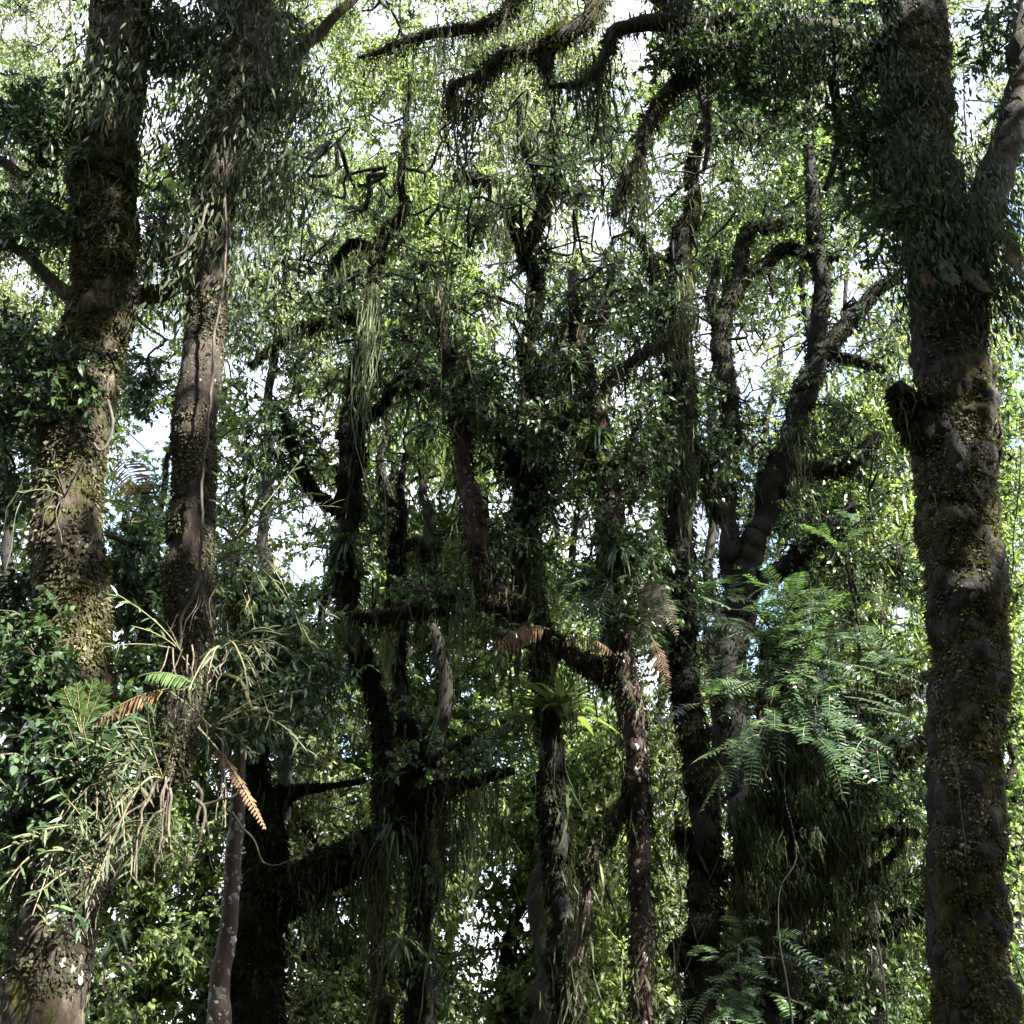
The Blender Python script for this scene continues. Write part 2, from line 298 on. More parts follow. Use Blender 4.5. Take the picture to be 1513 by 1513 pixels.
# ------------------------------------------------------------------ trees
class Tree:
    def __init__(s, name, label, foot, Y, bark, group=None, z0=0.):
        p = at(foot[0], foot[1], Y); s.Y = Y; s.bark = bark
        s.root = thing(name, label, 'tree', (p[0], p[1], z0), group)
        s.N = []; s.Pa = []; s.Rd = []; s.paths = []; s.twig = Geo(); s.skin = []
    def limb(s, pts, name='limb', rough=.1, lump=.12, sides=14, step=8, ground=False, wig=.25, bark=None, Y=None):
        Y0 = Y or s.Y; A = []
        for q in pts:
            yy = q[3] if len(q) > 3 else Y0
            p = at(q[0], q[1], yy); A.append([*p, q[2] / 2 / F * float(zcam(p))])
        A = np.array(A)
        if ground:
            g = A[0].copy(); g[2] = -.3; g[3] *= 1.25; A = np.vstack([g, A])
        S = spline(A, step); r = S[:, 3]
        P = S[:, :3]
        off = np.stack([fbm(P * 2.2 + 31 * k, 3) - .5 for k in range(3)], -1) + .5 * np.stack([fbm(P * 6 + 17 * k, 2) - .5 for k in range(3)], -1); P = P + off * ((r * .8 + .03) * 4 * wig)[:, None]
        d = np.linalg.norm(np.diff(P, axis=0), axis=1).sum()
        g = Geo(); V, Fq, D = tube(P, r, sides, rough, 3., lump); g.add(V, Fq); g.build(name, bark or s.bark, s.root)
        for k in range(0, len(P), max(1, step // 3)): s.N.append(P[k]); s.Pa.append(-1); s.Rd.append(r[k])
        s.skin.append((P, r)); return P, r
    def attach(s, C, gnarl=.26, r0=.006, step=.35, sides=5, exp=.42):
        """grow a forking branch from the nearest wood to every clump centre"""
        if not len(C): return
        N = np.array(s.N); n0 = len(N); d = np.array([np.min(np.sum((N - c) ** 2, 1)) for c in C])
        N = list(N); Pa = list(s.Pa); paths = []; cap = np.zeros(len(N) + len(C) * 60)
        buf = np.zeros((len(N) + len(C) * 60, 3)); buf[:len(N)] = N; cnt = len(N); par = -np.ones(len(buf), int)
        for c in C[np.argsort(d)]:
            dd = buf[:cnt] - c; q = np.sum(dd * dd, 1) + np.where(dd[:, 2] > .2, dd[:, 2] * .6, 0)
            k = int(np.argmin(q)); a = buf[k].copy(); L = np.linalg.norm(c - a); m = int(np.clip(math.ceil(L / step), 2, 14))
            t = np.linspace(0, 1, m + 1)[1:]
            P = a + (c - a) * t[:, None] + nrm(m, 3) * (L * gnarl * .6 * np.sin(np.pi * t) + .01)[:, None]
            P[:, 2] += uni(-.12, .12) * L * np.sin(np.pi * t)
            ids = [k]
            for p in P:
                buf[cnt] = p; par[cnt] = ids[-1]; ids.append(cnt); cnt += 1
            paths.append(ids)
        w = np.zeros(cnt)
        for ids in paths: w[ids[-1]] += 1
        for k in range(cnt - 1, n0 - 1, -1):
            if par[k] >= 0: w[par[k]] += w[k]
        rad = r0 * np.maximum(w, .5) ** exp
        for ids in paths:
            P = buf[ids]; r = rad[ids].copy(); r[0] = min(r[0], r[1] * 1.3)
            if len(P) > 2: 
                S = spline(np.c_[P, r], 3); P, r = S[:, :3], S[:, 3]
            V, Fq, _ = tube(P, np.maximum(r, .003), sides); s.twig.add(V, Fq)
        s.N = list(buf[:cnt]); s.Pa = list(s.Pa) + [-1] * (cnt - n0); s.Rd = list(s.Rd) + list(rad[n0:cnt])
    def blobs(s, B, Y=None, thick=1., grow=0.):
        out = []
        for b in B:
            x, y, rx, ry, n = b[:5]; yy = b[5] if len(b) > 5 else (Y or s.Y)
            v = unit(nrm(n, 3)) * (rnd(n, 1) ** .4); dz = rx / F * yy * 1.15
            out.append(at(x + rx * v[:, 0], y + ry * v[:, 1], np.maximum(yy + dz * thick * v[:, 2], 2.5)))
        C = np.concatenate(out); return C[~ingap(C, grow)]
    def wood(s, rmin=0., rmax=9.): 
        N = np.array(s.N); r = np.array(s.Rd); return N[(r >= rmin) & (r <= rmax)]
    def finish(s, parts=()):
        s.twig.build('branches', s.bark, s.root)
        for name, g, m in parts: g.build(name, m, s.root, smooth=False)

def tufts(g, P, r, n, L, W, zmask=None, side=None, thr=.5, sc=1.6, seed=0., drop=.5, tint=None, tv=.22, prof=DIAM, spread=.6, lie=False):
    """short moss or scurf blades standing off a trunk's skin, in patches"""
    k = rng.integers(0, len(P) - 1, n); u = rnd(n)[:, None]
    T, N, B = frames(P); a = uni(0, 2 * np.pi, n)
    d = np.cos(a)[:, None] * N[k] + np.sin(a)[:, None] * B[k]
    c = P[k] * (1 - u) + P[k + 1] * u; b = c + d * (r[k] * 1.02)[:, None]
    f = fbm(b * sc + seed, 4)
    keep = f > thr
    if side is not None: keep &= (f + .25 * (d @ np.asarray(side))) > thr + .05
    if zmask is not None: keep &= zmask(b)
    b, d, f, k = b[keep], d[keep], f[keep], k[keep]; m = len(b); thin = np.clip(r[k] / .07, .3, 1)
    dd = d + rdir(m) * spread + np.array([0, 0, -drop]); s_ = np.clip(np.exp(rng.normal(-.15, .45, m)), .35, 1.7); up_n = d + nrm(m, 3) * .6 + [0, 0, .4]
    if lie: dd = d * uni(.05, .45, m)[:, None] + rdir(m) * .55 + np.array([0, 0, -.6]); up_n = d + nrm(m, 3) * .3
    V, Fq, Tt = blades(b, dd, up_n, L * s_ * thin, W * s_ * thin ** .5 * uni(.6, 1.5, m), prof, bend=uni(-.25, .3, m), droop=.2, tint=np.clip((.5 if tint is None else tint) + (f - .55) * 1.2 + rng.normal(0, tv, m), 0, 1))
    g.add(V, Fq, Tt)
def patches(g, P, r, n, R0, towards, zr=None, thr=.5, seed=0.):
    """flat irregular lichen patches on the skin facing `towards`"""
    T, N, B = frames(P)
    for _ in range(n * 4):
        if n <= 0: break
        k = rng.integers(1, len(P) - 1); a = uni(0, 2 * np.pi); d = math.cos(a) * N[k] + math.sin(a) * B[k]
        if d @ towards < .1: continue
        c = P[k] + d * r[k] * 1.04 + T[k] * uni(-.1, .1)
        if zr and not (zr[0] < c[2] < zr[1]): continue
        if fbm(c[None] * 2.3 + seed, 3)[0] < thr: continue
        n -= 1; q = R0 * math.exp(rng.normal(0, .5)); s1 = unit(np.cross(d, [0, 0, 1.])); s2 = np.cross(s1, d)
        m = 10; an = np.linspace(0, 2 * np.pi, m, endpoint=False); rr = q * uni(.6, 1.25, m)
        q = min(q, r[k] * .45); ring = c + (np.cos(an) * rr)[:, None] * s1 + (np.sin(an) * rr * 1.2)[:, None] * s2 - d * (q * q / (2 * max(r[k], .03)))
        inn = c + d * .004 + (np.cos(an) * rr * .3)[:, None] * s1 + (np.sin(an) * rr * .3)[:, None] * s2
        V = np.vstack([ring, inn, c + d * .006]); j = np.arange(m); kk = (j + 1) % m
        Fq = np.vstack([np.stack([j, kk, m + kk, m + j], -1), np.stack([m + j[::2], m + kk[::2], m + (kk[::2] + 1) % m, np.full(m // 2, 2 * m)], -1)])
        g.add(V, Fq, uni(0, 1))
TOCAM = np.array([0, -1, -.2])

# ================================================================== near left: twin-stemmed tree
A = Tree('twin_stemmed_tree', 'broad mossy tree with two upright stems and pale sunlit peeling bark, at the left edge', (70, 1513), 6.0, B_left)
PA, rA = A.limb([(66,1560,116),(72,1450,114),(90,1330,110),(110,1180,108),(113,1000,106),(107,880,98),(102,780,92),(103,700,88),(118,600,92),(138,500,90),(155,400,84),(158,300,86),(154,200,92),(170,100,80),(180,0,76),(192,-120,70),(200,-260,56),(190,-420,40)], 'trunk', .22, .1, 84, 44, True, .12)
PB, rB = A.limb([(120,1330,60),(165,1240,52),(225,1160,54),(262,1110,56),(278,1040,60),(282,950,66),(283,850,68),(285,750,62),(290,650,60),(297,550,56),(303,450,52),(312,350,52),(326,250,56),(345,150,60),(365,50,60),(378,-60,56),(390,-200,44),(380,-360,30)], 'stem', .18, .1, 60, 40, False, .16, B_second, Y=5.9)
A.limb([(158,300,40),(110,330,26),(60,300,20),(20,250,16),(-40,210,12)], 'limb', .12, .1, 10, 8, Y=6.0)
A.limb([(140,470,36),(90,430,22),(40,380,15),(-20,360,10)], 'limb', .12, .1, 10, 8, Y=6.0)
A.limb([(170,430,28),(215,440,30),(262,425,26),(300,400,14)], 'limb', .15, .1, 10, 8, Y=6.2)
A.limb([(120,620,20),(60,600,12),(10,590,8),(-30,600,6)], 'limb', .12, .1, 8, 8, Y=5.8)
A.limb([(345,150,30),(420,90,22),(480,40,16),(560,-40,12)], 'limb', .12, .1, 10, 8, Y=6.4)
A.limb([(365,50,28),(300,-20,20),(260,-90,14)], 'limb', .12, .1, 10, 8, Y=6.2)
# overhead continuation of the crown
A.limb([(192,-120,40),(300,-330,30),(420,-500,24),(600,-640,18)], 'limb', .1, .1, 10, 8, Y=6.0)
C1 = A.blobs([(60,180,75,70,34),(40,320,70,50,20),(100,560,50,80,10,5.6),(30,600,50,90,16),(25,700,50,60,12,6.5),(30,500,50,50,14),(250,330,40,60,12,6.8),(210,400,40,40,8,7),(260,60,60,60,20,6.4),(420,60,40,60,12,6.6),(380,180,40,70,14,6.2),(210,560,40,70,10,7.2),(210,800,40,100,14,7.2)])
C2 = A.blobs([(50,980,60,90,24,5.8),(20,880,40,60,12,6.4),(200,900,50,60,14,6.8),(360,900,60,60,14,6.6),(420,960,70,50,16,7.0),(40,1120,50,90,18,6),(350,1010,50,60,10,6.8),(200,1010,30,40,6,6.5),(20,1250,40,60,10,6),(200,840,50,70,14,6.6),(400,1010,60,60,14,6.6),(350,880,50,50,10,6.4),(110,1120,70,60,18,5.5),(60,1200,50,60,14,5.6),(190,1090,50,40,10,5.6)])
A.attach(np.vstack([C1, C2]), r0=.004, step=.2)
gl, gp, gm, gt, gf, gb = Geo(), Geo(), Geo(), Geo(), Geo(), Geo()
sprays(gl, A.twig, C1, .26, 6, 16, .06, .026, OVAL, lz=-.35)
sprays(gl, A.twig, C2, .24, 6, 13, .062, .034, OVAL, up=.9)
pendants(gp, np.array(PB)[(PB[:, 2] > 6.3)], 8000, .085, .017, .42, .24, .2, out=.5)
pendants(gp, np.array(PA)[(PA[:, 2] > 6.4)], 6000, .075, .016, .3, .2, .17, out=.55)
X = A.blobs([(350,60,80,70,40,6.2),(420,130,60,70,26,6.4),(400,270,40,50,14,6.1),(290,230,40,60,16,6.1),(240,60,50,60,16,6.5),(150,150,50,80,10,5.7)])
A.attach(X, r0=.003, step=.2); pendants(gp, X, 12000, .085, .017, .46, .24, .17, out=.45)
tufts(gt, PA, rA, 60000, .028, .007, lambda b: b[:, 2] > 2.7, side=(.6, -.6, 0), thr=.5, tint=.55)
tufts(gf, PA, rA, 130000, .02, .012, lambda b: b[:, 2] > 2.5, side=(.2, -.4, 0), thr=.4, seed=5, sc=3.4, tint=.4, tv=.3, lie=True, prof=ROUND)
tufts(gf, PA, rA, 30000, .03, .011, lambda b: b[:, 2] > 2.5, thr=.46, seed=25, sc=2.4, tint=.3, drop=.9)
tufts(gf, PA, rA, 60000, .014, .010, lambda b: b[:, 2] < 2.6, thr=.4, seed=5, sc=4, tint=.12, lie=True, prof=ROUND)
tufts(gf, PB, rB, 130000, .014, .009, thr=.38, seed=9, sc=4, tint=.25, tv=.3, lie=True, prof=ROUND)
strands(gm, A.wood(.012, .12), 1500, .16, .012)
strands(gm, PA + nrm(*PA.shape) * .15, 500, .25, .012)
patches(gb, PA, rA, 75, .017, TOCAM + [.1, 0, 0], (1.6, 2.3), .35); patches(gb, PA, rA, 26, .014, TOCAM + [.25, 0, 0], (2.2, 3.4), .3)
patches(gb, PB, rB, 70, .009, TOCAM, None, .48)
gsp = Geo(); tufts(gsp, PA, rA, 30000, .024, .012, lambda b: (b[:, 2] < 4.1) & (b[:, 2] > 2.9), (.9, -.4, 0), .43, 2., 12., .3, .75)
A.finish([('leaves', gl, LM_near), ('hanging_leaves', gp, LM_pend), ('hanging_moss', gm, M_moss), ('bark_moss', gt, M_tuft), ('moss_cushion', gsp, M_tuft), ('bark_scurf', gf, M_flake), ('lichen', gb, M_lich)])

# ================================================================== near right: dark flaky trunk
Ct = Tree('forked_trunk_tree', 'massive dark tree with flaky speckled bark, mossy left side, near the right edge', (1446, 1513), 6.4, B_right)
PC, rC = Ct.limb([(1450,1560,110),(1446,1480,107),(1434,1330,102),(1431,1165,101),(1427,1000,99),(1421,850,102),(1418,740,108),(1414,660,112),(1408,590,102),(1407,500,100),(1404,400,98),(1372,310,96),(1356,240,90),(1360,150,88),(1352,50,86),(1345,-60,80),(1330,-220,64),(1300,-420,44)], 'trunk', .34, .06, 110, 60, True, .16)
PD_, rD_ = Ct.limb([(1420,430,70),(1445,350,62),(1470,280,54),(1492,200,46),(1505,110,42),(1520,0,36),(1560,-160,28)], 'limb', .16, .14, 20, 12, Y=6.4)
PS_, rS_ = Ct.limb([(1390,665,44),(1356,622,44),(1335,590,36),(1322,566,16)], 'limb', .25, .25, 30, 20, Y=6.35)
PE_, rE_ = Ct.limb([(1350,110,50),(1270,70,44),(1180,40,40),(1100,35,36),(1040,40,32),(1000,36,28),(950,34,24),(910,44,20),(902,66,17),(884,100,14),(858,123,11),(815,127,7)], 'limb', .16, .14, 12, 10, Y=6.6)
PF_, rF_ = Ct.limb([(1040,40,30),(960,-20,30),(900,-25,28),(868,25,28),(828,52,26),(806,70,20),(806,100,16),(812,128,8)], 'limb', .16, .14, 12, 10, Y=6.8)
PG_, rG_ = Ct.limb([(828,52,20),(790,72,18),(745,88,22),(705,112,18),(668,128,14),(662,160,8)], 'limb', .16, .14, 12, 10, Y=6.8)
PH_, rH_ = Ct.limb([(900,-25,24),(820,-60,20),(770,-10,18),(745,18,18),(715,38,17),(660,46,16),(605,58,13),(560,74,10),(530,84,5)], 'limb', .16, .14, 12, 10, Y=7.0)
PI_, rI_ = Ct.limb([(1100,35,34),(1050,70,30),(1018,108,28),(982,148,25),(955,192,22),(943,236,19),(922,266,16),(908,316,11)], 'limb', .16, .16, 12, 10, Y=6.9)
Ct.limb([(1030,90,14),(1040,150,12),(1046,210,9),(1042,250,5)], 'limb', .16, .16, 8, 8, Y=6.8)
Ct.limb([(1200,50,26),(1230,120,18),(1240,200,14),(1220,280,9)], 'limb', .16, .16, 8, 8, Y=6.9)
Ct.limb([(1345,-60,40),(1200,-260,30),(1000,-420,24),(800,-560,16)], 'limb', .1, .1, 10, 8, Y=6.6)
C1 = Ct.blobs([(1100,40,120,60,50,6.8),(1250,60,110,70,50,6.8),(1180,140,110,60,30,7.2),(1290,220,70,80,34,6.6),(1340,330,50,70,18,6.2),(1100,120,60,50,16,7),(990,60,60,40,14,7),(1300,320,50,50,12,6.8),(1480,60,60,60,18,6.8),(1500,200,30,60,10,6.8)])
Ct.attach(C1, r0=.004, step=.22)
SUN = unit(np.array(SUNDIR))
O_ = np.stack([uni(-14, 22, 720), uni(-16, 8.5, 720), uni(11, 22, 720)], -1); O_[:, 2] += np.maximum(0, O_[:, 1]) * 1.1  # out-of-view leaf clumps added overhead to shade the scene
O_ = O_[(np.abs(proj(O_)[0] - 756) > 1000) | (proj(O_)[1] < -160) | (zcam(O_) < 0)]
t = (20.5 - O_[:, 1]) / -SUN[1]; q = O_ - SUN * t[:, None]; O_ = O_[~((q[:, 2] > -1.) & (np.abs(q[:, 0]) < 20) & (rnd(len(O_)) < .97))]   # drop most clumps that would keep the sun off the trees behind
LIT = at([150,150,110,250,120,380,1130,1230,830,640,20], [480,620,860,1180,1300,740,960,1000,1050,60,950], [6,6,6,5.3,5.3,5.6,9,9,10.8,7,6])
for q in LIT:                              # gaps cut in the added clumps so sun reaches these spots
    d = O_ - q; t = d @ SUN; O_ = O_[np.linalg.norm(d - t[:, None] * SUN, axis=1) > .75]
# more unseen leaf clumps, added along the sun's rays to shade the dark trunks
SH = at([400,385,460,530,590,380, 828,820,835, 1430,1400,1370,1360, 1480, 1075,1130,1165,1200,1210,1070,1100, 1037,1040], [1240,1330,1300,1265,1230,1450, 1200,1320,1420, 1080,480,330,200, 250, 600,740,660,520,420,500,850, 1200,1350],
 [9,9,9,9,9,9, 11,11,11, 6.4,6.4,6.4,6.4, 6.3, 14,14,14,14,14,14,14, 12,12])
zt = np.maximum(SH[:, 2] + 3, np.where(SH[:, 1] > 11, 15.5, 13.5)) + uni(0, 2, len(SH)); S_H = SH + SUN * ((zt - SH[:, 2]) / SUN[2])[:, None]
S_H = S_H[(np.abs(proj(S_H)[0] - 756) > 960) | (proj(S_H)[1] < -160) | (zcam(S_H) < 0)]; O_ = np.vstack([O_, S_H, S_H + nrm(*S_H.shape) * .3])
for q in at([1120,1180,1240,1090,1200,1150], [930,950,990,990,1050,1060], 9.0):  # further gaps cut in the clumps to let sun onto the feathery sapling
    d = O_ - q; t = d @ SUN; O_ = O_[np.linalg.norm(d - t[:, None] * SUN, axis=1) > 1.2]
Ct.attach(O_, r0=.012, step=1.)
gl, gp, gm, gt, gf = Geo(), Geo(), Geo(), Geo(), Geo()
sprays(gl, Ct.twig, O_, 1.5, 8, 20, .32, .16, DIAM, tr=.012)  # the added shade clumps, built into this tree's leaves
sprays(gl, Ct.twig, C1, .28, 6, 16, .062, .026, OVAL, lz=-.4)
up_ = np.vstack([PC[PC[:, 2] > 5.6], PD_]); X = Ct.blobs([(1330,130,70,90,26,6.3),(1370,260,40,80,18,6.1),(1370,400,40,60,14,6.1),(1450,330,40,60,16,6.1),(1480,420,30,60,14,6.2),(1180,60,150,60,40,6.6),(1040,60,50,40,12,6.7)])
Ct.attach(X, r0=.003, step=.2)
pendants(gp, up_, 10000, .07, .016, .3, .22, .14, out=.5); pendants(gp, X, 14000, .07, .016, .35, .24, .16, out=.45)
tufts(gt, PC, rC, 50000, .03, .009, side=(-.8, -.4, 0), thr=.5, tint=.45)
tufts(gf, PC, rC, 220000, .014, .010, side=(.3, -.5, 0), thr=.38, seed=5, sc=5, tint=.42, tv=.36, lie=True, prof=ROUND)
for P_, n_ in ((PE_, 420), (PF_, 260), (PG_, 300), (PH_, 360), (PI_, 420)): strands(gm, P_, n_, .34, .016, spread=.05)
tufts(gt, PS_, rS_, 5000, .05, .014, thr=.3, tint=.2); strands(gm, PS_, 160, .2, .014, spread=.1)
strands(gm, Ct.wood(.01, .08), 1700, .22, .014, spread=.04)
for P_, r_ in ((PE_, rE_), (PF_, rF_), (PG_, rG_), (PH_, rH_), (PI_, rI_)): tufts(gt, P_, r_, 2500, .05, .012, thr=.4, tint=.15)
gsp = Geo(); tufts(gsp, PC, rC, 40000, .026, .010, lambda b: (b[:, 2] < 2.5) | ((b[:, 2] > 4.6) & (b[:, 2] < 5.9)), (-.9, -.5, 0), .42, 2., 12., .4, .5)
gb = Geo(); patches(gb, PC, rC, 60, .006, TOCAM, None, .45)
Ct.finish([('leaves', gl, LM_mid), ('hanging_leaves', gp, LM_dpend), ('hanging_moss', gm, M_moss), ('bark_moss', gt, M_tuft), ('moss_cushion', gsp, M_tuft), ('bark_scurf', gf, M_flake), ('lichen', gb, M_lich)])

# ================================================================== middle trees
MID = dict(size=.46, ntw=7, nlf=11, L=.075, W=.036)
def mid(t, C, **k):
    kw = dict(MID); kw.update(k); lm = kw.pop('lm', LM_mid); moss = kw.pop('moss', 1800); ml = kw.pop('ml', .34); mw = kw.pop('mw', .024); extra = kw.pop('extra', None); pen = kw.pop('pen', 0)
    lat = kw.pop('lat', [])
    t.attach(C, r0=.009, step=.3)
    for (x0, x1, y0, y1, n) in lat:        # bare crooked side branches
        Q = at(uni(x0, x1, n), uni(y0, y1, n), t.Y + uni(-.9, .9, n)); t.attach(Q, gnarl=.55, r0=.013, step=.22, exp=.52); C = np.vstack([C, Q[::4]])
    gl, gm, gt = Geo(), Geo(), Geo()
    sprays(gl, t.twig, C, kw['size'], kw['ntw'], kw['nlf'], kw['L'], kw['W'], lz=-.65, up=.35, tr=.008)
    W_ = t.wood(.02); strands(gm, W_, moss, ml, mw, spread=.08)
    if pen: pendants(gm, W_, pen, .28, .026, .6, .2, .12)
    for P, r in t.skin: tufts(gt, P, r, int(kw.get('sleeve', 1.) * 7000 * min(3, len(P) / 60)), .05, .013, thr=.36, tint=.4, drop=.9)
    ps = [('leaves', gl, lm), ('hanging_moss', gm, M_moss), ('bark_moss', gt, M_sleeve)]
    if extra: ps.append(extra)
    t.finish(ps)

# reddish lichen trunk in the middle
D = Tree('red_barked_tree', 'slim tree with reddish lichen-spotted bark right of the middle, top wrapped in ferns', (955, 1513), 10., B_red)
PDt, rDt = D.limb([(957,1560,34),(950,1420,34),(948,1300,33),(945,1200,31),(942,1130,34),(935,1060,36),(924,1000,38),(915,930,36),(906,850,36),(900,760,34),(890,680,30),(880,600,27),(866,540,22),(850,470,17),(846,400,12)], 'trunk', .1, .1, 26, 14, True, .2)
D.limb([(905,1002,26),(862,972,26),(800,935,24),(772,900,26),(742,880,30),(715,850,32),(702,780,32),(690,710,28),(680,640,22),(670,580,20),(662,520,15),(650,470,10),(655,420,6)], 'limb', .15, .16, 12, 10)
D.limb([(772,900,24),(700,888,28),(650,890,24),(600,902,20),(540,912,16),(500,910,10)], 'limb', .15, .2, 12, 10)
D.limb([(880,600,18),(905,560,16),(940,530,14),(985,500,10),(1010,470,6)], 'limb', .15, .16, 10, 8)
D.limb([(900,760,18),(870,690,16),(850,640,14),(842,600,10)], 'limb', .15, .16, 10, 8)
D.limb([(935,1180,20),(900,1222,20),(876,1268,21),(864,1330,22),(850,1400,22),(838,1460,22)], 'limb', .15, .16, 12, 10)
C = D.blobs([(860,600,60,60,20),(900,700,60,60,20),(930,800,50,60,22,9.7),(800,620,50,50,14),(700,600,40,60,10),(660,540,50,50,12),(720,800,40,50,10),(760,930,50,30,10),(830,480,60,50,14),(900,440,60,60,16),(870,850,40,40,10),(960,640,40,60,14),(930,900,40,50,12,9.7),(640,870,60,25,10)])
gbx = Geo(); patches(gbx, PDt, rDt, 130, .014, TOCAM, None, .42)
mid(D, C, sleeve=.4, size=.38, nlf=11, L=.08, W=.032, moss=2600, ml=.3, mw=.02, extra=('lichen', gbx, M_lich), pen=900)

# bird's nest tree
E = Tree('nest_fern_tree', 'dark mossy tree carrying the bright birds-nest fern, left of the red-barked trunk', (835, 1513), 11., B_dark)
E.limb([(838,1560,36),(833,1420,36),(826,1290,33),(820,1200,35),(812,1130,36),(806,1050,32),(796,960,30),(780,880,34),(772,820,40),(782,740,40),(796,660,36),(802,600,30),(790,550,24),(776,508,18),(792,470,15),(793,412,14),(777,378,13),(792,343,14),(806,309,14),(822,260,12),(820,200,8),(815,150,5)], 'trunk', .16, .2, 18, 12, True, .3)
E.limb([(777,378,12),(760,330,13),(740,288,14),(703,262,12),(670,262,8)], 'limb', .15, .2, 8, 8)
E.limb([(780,740,24),(740,640,18),(690,590,20),(640,575,18),(600,565,12)], 'limb', .15, .2, 10, 8)
E.limb([(806,309,10),(790,250,8),(770,210,8),(768,150,5)], 'limb', .15, .2, 8, 8)
E.limb([(790,550,18),(830,520,16),(870,560,14)], 'limb', .15, .2, 8, 8)
C = E.blobs([(770,560,80,50,22),(790,680,60,70,26),(760,820,50,60,22),(690,570,60,30,12),(780,420,50,60,8),(720,300,50,40,8),(830,230,50,50,10),(800,740,50,60,16),(620,560,40,30,8),(850,300,40,50,8),(750,650,50,50,14)])
mid(E, C, sleeve=2., moss=1500, ml=.3, mw=.018, pen=1000, lat=[(640,900,140,520,60)])

# tall dark tree with upright fork, right of the red trunk
H = Tree('tall_dark_tree', 'tall dark tree with a knobbly trunk just right of the red-barked trunk', (1035, 1513), 12., B_dark)
H.limb([(1036,1560,42),(1037,1420,42),(1040,1300,42),(1038,1200,40),(1027,1100,36),(1012,1000,36),(1004,900,40),(1000,800,40),(1006,700,40),(1004,600,40),(1000,515,36),(1001,430,32),(1008,350,26),(1024,300,20),(1022,250,14),(1040,180,9)], 'trunk', .18, .2, 18, 12, True, .3)
H.limb([(1034,1420,30),(1008,1402,30),(1000,1385,16)], 'limb', .25, .3, 12, 6)
H.limb([(1036,1270,22),(1012,1240,18),(996,1226,10)], 'limb', .2, .3, 10, 6)
H.limb([(1004,620,22),(1035,690,22),(1062,770,16)], 'limb', .2, .2, 8, 6)
H.limb([(1000,515,18),(975,440,14),(960,380,12),(930,330,8)], 'limb', .2, .2, 8, 6)
H.limb([(1040,1330,12),(1066,1290,10),(1100,1280,6)], 'limb', .2, .2, 8, 6)
C = H.blobs([(1000,600,40,80,26),(990,700,45,70,22),(1010,850,60,60,22),(960,430,60,60,16),(930,300,60,60,14),(1010,180,50,50,14),(960,520,50,50,14),(1060,680,30,50,10),(1010,950,40,40,10),(880,200,60,60,14),(1070,160,50,60,16),(1150,220,50,50,14)])
mid(H, C, sleeve=1.8, moss=2000, ml=.32, mw=.018, pen=700, lat=[(850,1060,120,520,60)])

# spreading fork tree right centre
J = Tree('spreading_fork_tree', 'dark tree whose limbs fan out in a wide V against white sky', (1105, 1513), 14., B_dark)
J.limb([(1106,1560,46),(1104,1400,46),(1102,1260,44),(1097,1190,40),(1085,1100,34),(1078,1000,36),(1085,930,42),(1092,880,46)], 'trunk', .18, .2, 18, 12, True, .3)
J.limb([(1097,1195,30),(1112,1130,26),(1126,1080,24),(1132,1000,18),(1140,930,12)], 'limb', .18, .2, 12, 10)
J.limb([(1090,885,40),(1080,830,32),(1076,740,28),(1078,640,28),(1072,560,28),(1066,500,27),(1072,457,25),(1092,416,21),(1096,364,18),(1110,334,15),(1140,336,12),(1170,320,7)], 'limb', .18, .2, 14, 10)
J.limb([(1092,416,15),(1130,388,14),(1165,364,14),(1205,376,12),(1240,380,8)], 'limb', .18, .2, 10, 8)
J.limb([(1096,880,42),(1110,800,40),(1132,740,40),(1160,680,38),(1180,620,34),(1195,560,34),(1216,520,28),(1250,482,22),(1290,432,17),(1330,405,12)], 'limb', .18, .25, 14, 10)
J.limb([(1200,552,26),(1211,470,24),(1212,410,22),(1206,350,20),(1200,290,17),(1196,220,12),(1190,150,7)], 'limb', .18, .25, 12, 10)
J.limb([(1104,872,24),(1150,842,22),(1185,815,22),(1225,782,20),(1262,745,14)], 'limb', .18, .2, 10, 8)
J.limb([(1160,690,22),(1240,690,26),(1270,670,20),(1300,640,12)], 'limb', .18, .2, 10, 8)
J.limb([(1216,520,14),(1260,530,12),(1310,545,8)], 'limb', .18, .2, 8, 8)
J.limb([(1066,500,14),(1050,440,12),(1060,380,8)], 'limb', .18, .2, 8, 8)
C = J.blobs([(1130,440,60,60,12),(1200,330,80,60,18),(1120,300,60,40,12),(1250,250,70,60,16),(1160,600,60,60,12),(1250,620,60,50,14),(1290,700,60,60,18),(1120,680,40,50,10),(1180,760,70,50,20),(1280,820,70,60,26),(1220,880,60,50,18),(1320,560,30,60,10),(1320,980,50,60,16),(1260,480,60,40,6),(1060,600,30,60,8),(1090,520,40,40,6),(1120,140,70,60,16),(1340,850,40,60,14)])
mid(J, C, size=.48, lm=LM_mid, moss=1900, ml=.26, mw=.02, lat=[(1030,1350,150,560,110),(1060,1340,560,860,34)])

